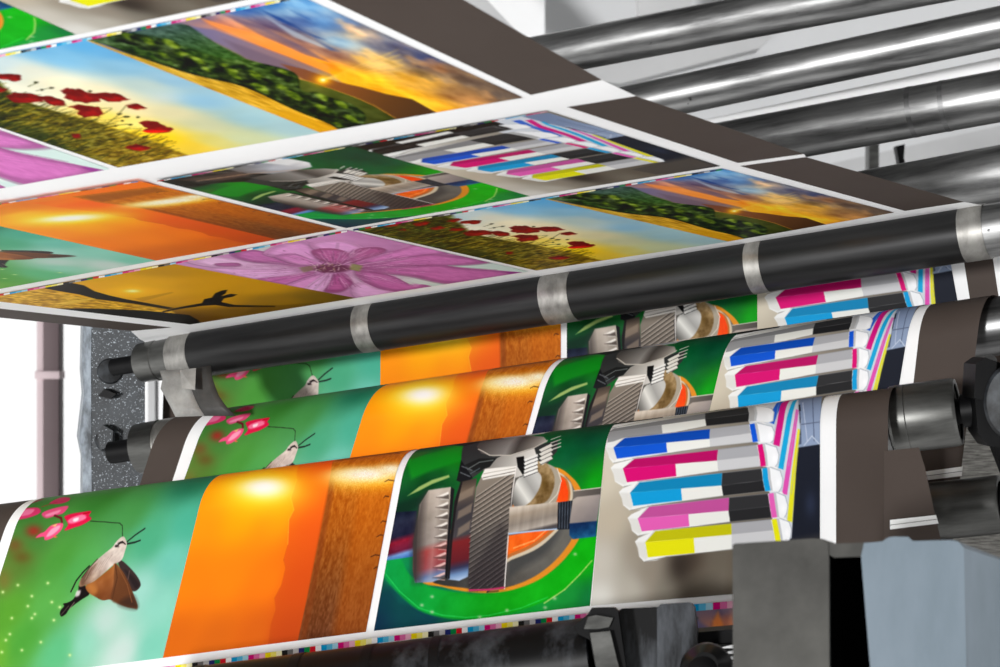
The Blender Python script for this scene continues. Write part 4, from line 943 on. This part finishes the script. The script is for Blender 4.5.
# long black roller under the upper web
ax = Axis((190, 355.3), 2.872, (982, 232), 2.462)
R0 = 0.0284; ax.r = R0
roller = empty('guide_roller', ax.at(ax.t(560)))
tag(roller, 'long black roller with light bands, carrying the edge of the upper paper web', 'roller')
cuts = [(185, 351, 'rubber'), (351, 368, 'band'), (368, 538, 'rubber'), (538, 567, 'band'), (567, 743.5, 'rubber'), (743.5, 759, 'band'), (759, 957, 'rubber'), (957, 982, 'band')]
for x0, x1, mt in cuts:
    r = R0 if mt == 'rubber' else R0 + 0.0004
    ta, tb = ax.t(x0), ax.t(x1)
    n = 'roller_sleeve' if mt == 'rubber' else 'light_band'
    lathe(n, ax, [(ta, r), (tb, r)], M[mt], roller)
lathe('journal', ax, [(ax.t(982), R0 * .97), (ax.t(1010), R0 * .97), (ax.t(1011), R0 * .9), (ax.t(1018), R0 * .9), (ax.t(1019), R0), (ax.t(1060), R0)], M['steel'], roller)
lathe('end_ring', ax, [(ax.t(162), R0 * .9), (ax.t(163), R0 * .96), (ax.t(184), R0 * .96), (ax.t(185), R0)], M['band'], roller)
lathe('end_collar', ax, [(ax.t(127.5), .019), (ax.t(129), .0235), (ax.t(146), .0248), (ax.t(147), .0238), (ax.t(163), .0250)], M['castgrey'], roller)
lathe('shaft', ax, [(ax.t(100), .0106), (ax.t(122), .0106), (ax.t(123), .014), (ax.t(128), .014)], M['black'], roller)

# roller of the middle web: only its two ends show
ax2 = Axis((165, 417.5 + 27.5), 2.8795, (997, 294.5 + 31.5), 2.5395)
o_ = middle.C;  ax2.r = .0312
r2 = empty('guide_roller', ax2.at(ax2.t(560)))
tag(r2, 'steel roller inside the middle paper web, bare collar showing at its left end', 'roller')
lathe('roller_sleeve', ax2, [(ax2.t(168), .0312), (ax2.t(1000), .0312)], M['steel2'], r2)
lathe('end_collar', ax2, [(ax2.t(125), .022), (ax2.t(127), .0300), (ax2.t(150), .0312)], M['castgrey'], r2)
lathe('bright_ring', ax2, [(ax2.t(150), .0303), (ax2.t(152), .0303), (ax2.t(153), .0312), (ax2.t(168), .0312)], M['band'], r2)
lathe('shaft', ax2, [(ax2.t(98), .0135), (ax2.t(119), .0135), (ax2.t(120), .0165), (ax2.t(126), .0165)], M['black'], r2)
lathe('end_sleeve', ax2, [(ax2.t(1000), .0312), (ax2.t(1060), .0312)], M['steel2'], r2)

# roller of the front web: its bare end and the bracket that carries it
ax3 = Axis((0, 536.5), 2.64, (890, 420.5), 2.36); ax3.r = .0335
r3 = empty('guide_roller', ax3.at(ax3.t(480)))
tag(r3, 'grey steel roller of the front paper web, hollow right end bare beside the lever', 'roller')
Rr = .0335
lathe('roller_body', ax3, [(ax3.t(-60), .031), (ax3.t(886), .031)], M['steel2'], r3)
lathe('roller_end', ax3, [(ax3.t(887), Rr * .93), (ax3.t(890), Rr), (ax3.t(904), Rr), (ax3.t(904.6), Rr * .985), (ax3.t(905.2), Rr), (ax3.t(951.5), Rr), (ax3.t(953), Rr * .985), (ax3.t(955), Rr * .96), (ax3.t(955), Rr * .84), (ax3.t(950), Rr * .82)], M['castgrey'], r3, cap=False)
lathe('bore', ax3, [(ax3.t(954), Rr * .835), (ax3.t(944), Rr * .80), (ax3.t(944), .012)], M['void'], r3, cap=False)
lathe('shaft', ax3, [(ax3.t(944), .0125), (ax3.t(958), .0125), (ax3.t(958.5), .0165), (ax3.t(985), .0165)], M['black'], r3)

dB = 2.30
lv = empty('roller_bracket', W(985, 400, dB)); tag(lv, 'black bracket with round mottled disc holding the roller end at the right edge', 'bracket')
prism('bracket_block', [(974, 388), (977, 362), (983, 359), (996, 361), (1008, 366), (1008, 448), (988, 446), (978, 432)], dB, .05, M['black'], lv, .003)
prism('clamp_nose', [(976, 364), (985, 357.5), (997, 362), (996, 373), (983, 400), (974, 398)], dB - .02, .06, M['black'], lv, .003)
def disc(name, cx, cy, d, rpx, thick, mat, parent=None, nrm_=(0, -1, 0), segs=48, dome=0.0, ry=None):
    bm = bmesh.new(); c = W(cx, cy, d); r = rpx * d / F; n = nrm(V(*nrm_)); ux = nrm(np.cross(n, V(0, 0, 1))); uz = np.cross(ux, n); q = (ry or rpx) / rpx
    rings = []
    for off, k in ((thick, 1), (0.004 + 0, 1), (0, .9), (-dome, .5 if dome else .8)):
        rings.append([bm.verts.new(c - n * off + k * r * (math.cos(t) * ux + q * math.sin(t) * uz)) for t in np.linspace(0, 2 * math.pi, segs, endpoint=False)])
    for A, B in zip(rings[:-1], rings[1:]):
        for i in range(segs): bm.faces.new((A[i], A[(i + 1) % segs], B[(i + 1) % segs], B[i]))
    bm.faces.new(rings[0]); bm.faces.new(rings[-1][::-1])
    return bm_obj(name, bm, mat, parent)
disc('bolt_head', 990.5, 360, dB - .015, 7.5, .03, M['steel'], lv, (0.1, -.8, .5))
disc('disc', 1014, 402, dB - .03, 30, .035, M['mottled'], lv, (-.25, -1, 0), dome=.002, ry=39)

# lower stub roller
ax4 = Axis((926, 512), 2.46, (1003, 504), 2.43)
r4 = empty('guide_roller', ax4.at(ax4.t(965))); tag(r4, 'short dark stub roller at the right edge below the bracket', 'roller')
Rs = .0298; ax4.r = Rs
lathe('roller_end', ax4, [(ax4.t(905), Rs), (ax4.t(994), Rs), (ax4.t(997), Rs * .96), (ax4.t(997), Rs * .8), (ax4.t(993), Rs * .78)], M['castgrey'], r4, cap=False)
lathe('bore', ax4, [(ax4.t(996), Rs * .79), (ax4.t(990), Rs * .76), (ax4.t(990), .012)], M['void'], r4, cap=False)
lathe('hub', ax4, [(ax4.t(992), .019), (ax4.t(1003), .019), (ax4.t(1003.5), .014), (ax4.t(1030), .014)], M['black'], r4)

# ribbed belt behind, at the right edge
o = prism('ribbed_belt', [(955, 424), (1030, 416), (1035, 600), (925, 600)], 2.72, .008, M['ribbed'], bevel=.001)
tag(o, 'grey ribbed belt behind the stub roller at the right edge', 'belt')
tag(prism('side_bar', [(983, 420, 2.5), (990, 418, 2.5), (1014, 476, 2.5), (1006, 480, 2.5)], 2.5, .02, M['black'], bevel=.002), 'black slanting bar between bracket disc and stub roller', 'bar')

# ---- bank of steel rollers at the upper right
G = 'bank of steel rollers at the upper right'
def bank(pL, pR, dL, dR, rp, mat, label, x0, x1, marks=()):
    a = Axis(pL, dL, pR, dR); e = empty('steel_roller', a.at((a.t(x0) + a.t(x1)) / 2)); tag(e, label, 'roller', G)
    r = rp * a.depth((pL[0] + pR[0]) / 2) / F; a.r = r
    lathe('roller_tube', a, [(a.t(x0), r * .95), (a.t(x0) + .002, r), (a.t(x1) - .002, r), (a.t(x1), r * .95)], mat, e)
    lathe('shaft', a, [(a.t(x1) - .001, r * .35), (a.t(x1) + .08, r * .35)], M['black'], e)
    for xm in marks: lathe('scuff_ring', a, [(a.t(xm), r + .0003), (a.t(xm + 5), r + .0003)], M['steel3'], e, cap=False)
    return a
bank((600, 45), (800, 7), 3.30, 3.18, 21.5, M['steel'], 'uppermost steel roller, top edge leaving through the picture top', 430, 1100)
bank((650, 101), (1000, 27), 3.16, 2.98, 20.5, M['steel'], 'second steel roller from the top, pale lower half', 520, 1080)
bank((760, 140), (1000, 96), 2.98, 2.86, 25.5, M['steel'], 'third steel roller, faint rub rings, above the open gap', 560, 1080, (905, 938))
bank((860, 199.5), (1000, 174), 2.86, 2.78, 28.5, M['steel'], 'lowest steel roller, right beside the end of the black roller', 700, 1080)
o = prism('flat_bar', [(560, 150, 3.28), (1080, 40, 3.06), (1080, 55, 3.06), (560, 164, 3.28)], 3.2, .03, M['wall'], bevel=.002)
tag(o, 'narrow white flat bar between the second and third steel rollers', 'bar')

# hanging strip under the left end of the black roller
bm = bmesh.new()
dS = 2.80
left = [(160, 371), (163, 380), (161, 389), (166, 398), (171, 407), (176, 417)]; midl = [(190, 369.5), (190, 380), (192, 390), (196, 400), (200, 408), (205, 416)]; right = [(211, 366), (212, 376), (215, 386), (219, 396), (226, 406), (236, 416)]
def strip(name, A, B, mat, par):
    bm = bmesh.new(); f = []
    for i, (p, q) in enumerate(zip(A, B)):
        row = []
        for k in range(5):
            s_ = k / 4; x = p[0] + (q[0] - p[0]) * s_; y = p[1] + (q[1] - p[1]) * s_
            d = dS - .03 * (x - 160) / 76 - .02 * math.sin(i / 5 * 1.5)
            row.append(bm.verts.new(W(x, y, d)))
        f.append(row)
    for r0, r1 in zip(f[:-1], f[1:]):
        for k in range(4): bm.faces.new((r0[k], r0[k + 1], r1[k + 1], r1[k]))
    ob = bm_obj(name, bm, mat, par)
    sd = ob.modifiers.new('thickness', 'SOLIDIFY'); sd.thickness = .0015
    return ob
st = empty('hanging_strip', W(190, 390, dS)); tag(st, 'torn grey strip hanging under the left end of the black roller', 'strip')
o = strip('light_half', left, midl, M['tapegrey'], st); strip('dark_half', midl, right, M['tapedark'], st)
o = prism('tape_patch', [(180, 370, 2.775), (196, 368, 2.77), (195, 390, 2.755), (182, 388, 2.765)], 2.77, .0008, M['tapegrey'], st, bevel=0)

# ---- left machine frame
fr = empty('press_stand', W(112, 420, 3.0)); tag(fr, 'speckled steel frame plate carrying the roller ends at left', 'stand')
prism('frame_plate', [(92, 240), (145, 240), (145, 430), (140, 560), (90, 560)], 2.98, .12, M['frame'], fr, .003, vec=(-.2, 1, 0))
prism('pale_edge', [(85, 240), (92.5, 240), (91, 372), (92, 560), (82, 560), (83, 460), (79, 440), (84, 395), (82, 370)], 2.979, .12, M['framelight'], fr, .003, vec=(-.2, 1, 0))
disc('boss_shade_disc', 110, 371, 2.975, 13, .02, M['mottled'], fr, (0.1, -1, 0.05), dome=.0005)  # dark disc put where only shade surrounds the shaft end
disc('boss_shade_disc', 107, 440, 2.975, 12, .02, M['mottled'], fr, (0.1, -1, 0.05), dome=.0005)
prism('cast_lug', [(97, 432), (103, 425), (113, 431), (112, 445), (100, 450)], 2.96, .03, M['frame'], fr, .003)
prism('cast_lug', [(98, 396), (104, 389), (116, 394), (110, 399)], 2.965, .03, M['black'], fr, .002)

# ------------------------------------------------------------------ bottom: black beam, bracket, cylinder, knob
bx = Axis((150, 713), 2.22, (620, 656), 2.12)
bm_o = empty('black_beam', bx.at(bx.t(390))); tag(bm_o, 'black oily beam along the lower edge of the front paper web', 'beam')
lathe('beam_body', bx, [(bx.t(60), .036), (bx.t(61), .0372), (bx.t(596), .0372), (bx.t(597), .036)], M['beamblack'], bm_o)
for x in (200, 300, 372, 440): 
    lathe('beam_ring', bx, [(bx.t(x), .0378), (bx.t(x + 10), .0378)], M['black'], bm_o, cap=False)
bk = empty('clamp_bracket', W(600, 640, 2.07)); tag(bk, 'black clamp bracket with a shiny grey face, at the right end of the beam', 'bracket')
prism('clamp_body', [(574, 626), (588, 614), (592, 607.5), (614, 607), (618, 611), (622, 640), (628, 680), (600, 690), (590, 640), (578, 634)], 2.07, .05, M['black'], bk, .004, vec=(.08, 1, -.12))
prism('clamp_face', [(584, 629), (588, 617), (596, 615), (613, 618), (609, 627), (598, 629)], 2.066, .006, M['castgrey'], bk, .0015)
prism('lower_arm', [(590, 633), (610, 631), (622, 680), (600, 690)], 2.062, .006, M['houseblue'] if False else M['castgrey'], bk, .0015)
cy = empty('machine_block', W(655, 640, 2.1)); tag(cy, 'dark smeared machine block standing between clamp bracket and round knob', 'machine block')
prism('block_body', [(617, 612), (622, 608.5), (658, 607), (660, 612), (664, 2000), (624, 2000)], 2.10, .07, M['blacksmear'], cy, .006, vec=(.1, 1, -.12))
prism('block_cap', [(657, 607.5), (661, 604), (690, 602), (694, 606), (697, 630), (702, 2000), (662, 2000)], 2.09, .07, M['blacksmear'], cy, .005, vec=(.1, 1, -.12))
kb = empty('round_knob', W(704, 655, 2.0)); tag(kb, 'glossy black round knob in front of the small sunset corner print', 'knob')
M['gloss'] = noise_mat('gloss black', (8, 8, 9), (14, 14, 15), (10, 10, 10), rough=0.3, spec=0.4)
disc('knob_head', 706, 668, 2.0, 27, .03, M['gloss'], kb, (-.2, -1, .35), dome=.01)
disc('knob_face', 703, 672, 1.99, 18, .02, M['black'], kb, (-.2, -1, .3), dome=.004)
o = prism('dark_bar', [(690, 633), (736, 629), (760, 627), (760, 648), (700, 652)], 2.14, .03, M['black'], bevel=.002); tag(o, 'black bar under the small sunset corner print', 'bar')
rk = empty('toothed_rack', W(728, 656, 2.13)); tag(rk, 'white toothed rack beside the black knob', 'rack')
prism('rack_back', [(712, 645), (750, 643), (750, 680), (718, 680)], 2.13, .02, M['black'], rk, .001)
for k in range(4): prism('tooth', [(719 + k * 1.5, 648 + k * 5.6), (737, 644 + k * 5.6), (738, 648.4 + k * 5.6)], 2.128, .012, M['wall'], rk, .0004)

# ------------------------------------------------------------------ foreground housing at lower right
hs = empty('machine_housing', W(860, 600, 1.75)); tag(hs, 'grey and pale blue machine housing filling the lower right corner', 'machine housing')
prism('grey_side', [(732.5, 545), (735, 543.5), (812, 538.5), (822, 539), (828, 543), (829, 560), (834, 2400), (738, 2400)], 1.75, .16, M['housegrey'], hs, .006, vec=(.16, 1, -.12))
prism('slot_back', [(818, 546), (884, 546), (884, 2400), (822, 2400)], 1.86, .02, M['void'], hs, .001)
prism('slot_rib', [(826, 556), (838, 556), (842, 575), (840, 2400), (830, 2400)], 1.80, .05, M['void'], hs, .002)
prism('top_bridge', [(812, 539), (822, 538.6), (836, 543.5), (870, 542.5), (870, 556), (834, 557.5), (824, 552)], 1.752, .12, M['housegrey'], hs, .003, vec=(.15, 1, -.1))
prism('blue_cover', [(861, 556), (864, 543), (882, 541.5), (888, 537.6), (893, 536.6), (908, 536.8), (913, 541), (951, 540), (958, 541.5), (964, 548), (967, 690), (872, 690)], 1.74, .16, M['houseblue'], hs, .010, seg=4, vec=(.18, 1, -.1))
prism('blue_cover_side', [(958, 541.5, 1.74), (1040, 573, 1.80), (1040, 2400, 1.80), (970, 2400, 1.74), (964, 548, 1.74)], 1.74, .12, M['houseblue'], hs, .006, seg=3, vec=(.2, 1, -.12))

# ------------------------------------------------------------------ room
def box_at(name, x0, x1, y0, y1, z0, z1, mat, parent=None, bevel=0.0):
    bm = bmesh.new(); bmesh.ops.create_cube(bm, size=1)
    for v in bm.verts: v.co = Vector(((x0 + x1) / 2 + v.co.x * (x1 - x0), (y0 + y1) / 2 + v.co.y * (y1 - y0), (z0 + z1) / 2 + v.co.z * (z1 - z0)))
    return bm_obj(name, bm, mat, parent, bevel)
tag(box_at('wall_back', -4, 4, 6.0, 6.1, 0, 4.0, M['wall']), kind='structure')
tc = (W(47, 333, 4.6))
dc = 4.6
cl = empty('wall_column', (tc[0], dc, 0)); tag(cl, 'mauve brown column before the white wall at far left', 'column')
x = lambda px: W(px, 0, dc)[0]
box_at('column_shaft', x(43), x(59), dc, dc + .05, 0, 3.2, M['column'], cl, .002)
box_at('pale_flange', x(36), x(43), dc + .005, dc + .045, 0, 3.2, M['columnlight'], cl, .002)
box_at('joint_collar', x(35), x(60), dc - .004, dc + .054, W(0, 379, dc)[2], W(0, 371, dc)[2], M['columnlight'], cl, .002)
o = prism('wall_right', [(545, -200), (1300, -200), (1300, 260), (545, 260)], 5.75, .05, M['panel'], bevel=0); tag(o, kind='structure')
# pale beams far behind the steel rollers
o = prism('overhead_beam', [(150, -300), (205, -300), (525, 40), (530, 60), (500, 60)], 5.2, .1, M['wallgrey'], bevel=.004); tag(o, 'grey blurred beam seen above the brown paper margin', 'beam')
o = prism('overhead_beam', [(615, -300), (760, -300), (690, 10), (640, 20)], 5.3, .1, M['wallgrey'], bevel=.004); tag(o, 'grey blurred beam behind the uppermost steel roller', 'beam')
o = prism('overhead_beam', [(560, 75), (700, 36), (772, 36), (760, 48), (620, 84)], 5.3, .1, M['wallgrey'], bevel=.004); tag(o, 'grey blurred beam between the two top steel rollers', 'beam')
o = prism('wall_panel', [(780, 175), (1060, 112), (1060, 152), (820, 205)], 5.6, .05, M['wallgrey'], bevel=.004); tag(o, 'grey panel in the gap under the third steel roller', 'panel')
o = prism('hanging_bracket', [(896, 146), (905, 144), (904, 158), (907, 170), (897, 176), (899, 162)], 4.2, .03, M['black'], bevel=.003); tag(o, 'small dark bracket in the gap under the third steel roller', 'bracket')
o = prism('wall_pipe', [(869, 140), (879, 138), (879, 190), (869, 190)], 4.8, .05, M['castgrey'], bevel=.006); tag(o, 'grey pipe in the gap left of the small dark bracket', 'pipe')
o = prism('wall_strip', [(148, 380), (155, 380), (155, 430), (148, 430)], 4.8, .05, M['wallgrey'], bevel=.006); tag(o, 'grey strip right of the speckled frame plate', 'strip')

o = box_at('dark_reflection_block', -.34, 1.3, 3.35, 5.2, 0, 1.60, M['black'], None, .01); tag(o, 'unseen dark block added behind the back paper web to darken roller reflections', 'reflection block')  # unseen block added so the steel rollers' undersides mirror something dark
# ------------------------------------------------------------------ light
w = bpy.data.worlds.new('World'); S.world = w; w.use_nodes = True
nt = w.node_tree; N = nt.nodes; K = nt.links; bg = N['Background']
tc = N.new('ShaderNodeTexCoord'); sx = N.new('ShaderNodeSeparateXYZ'); K.new(tc.outputs['Generated'], sx.inputs[0])
mr = N.new('ShaderNodeMapRange'); mr.inputs['From Min'].default_value = -1; mr.inputs['From Max'].default_value = 1
K.new(sx.outputs['Z'], mr.inputs['Value'])
cr = N.new('ShaderNodeValToRGB'); K.new(mr.outputs[0], cr.inputs[0])
E_ = cr.color_ramp.elements
stops = [(0.0, .62), (.2, .62), (.24, 1.45), (.35, 1.45), (.38, .6), (.475, .6), (.495, .5), (.51, .1), (.56, .06), (.68, .06), (.70, .6), (.73, .6), (.75, .05), (1.0, .05)]
E_[0].position, E_[0].color = stops[0][0], (stops[0][1],) * 3 + (1,); E_[1].position, E_[1].color = stops[-1][0], (stops[-1][1],) * 3 + (1,)
for p, v in stops[1:-1]:
    e = E_.new(p); e.color = (v, v, v, 1)
K.new(cr.outputs[0], bg.inputs['Color']); bg.inputs['Strength'].default_value = 1.15
ld = bpy.data.lights.new('sun', 'SUN'); ld.energy = 2.3; ld.angle = math.radians(5)
lo = bpy.data.objects.new('sun', ld); COL.objects.link(lo); lo.rotation_euler = Vector((0.5, 1, 0.0)).to_track_quat('-Z', 'Y').to_euler()

# ------------------------------------------------------------------ camera
cd = bpy.data.cameras.new('camera'); cam = bpy.data.objects.new('camera', cd); COL.objects.link(cam)
cam.location = Vector(CAM); cam.rotation_euler = (math.pi / 2, 0, 0)
cd.sensor_width = 36; cd.lens = 36 * F / 1000; cd.clip_start = .05; cd.clip_end = 100
cd.dof.use_dof = True; cd.dof.focus_distance = 2.55; cd.dof.aperture_fstop = 13
S.camera = cam
S.view_settings.view_transform = 'Standard'; S.view_settings.look = 'None'; S.view_settings.gamma = 1; S.view_settings.use_curve_mapping = False
S.view_settings.exposure = 0.07
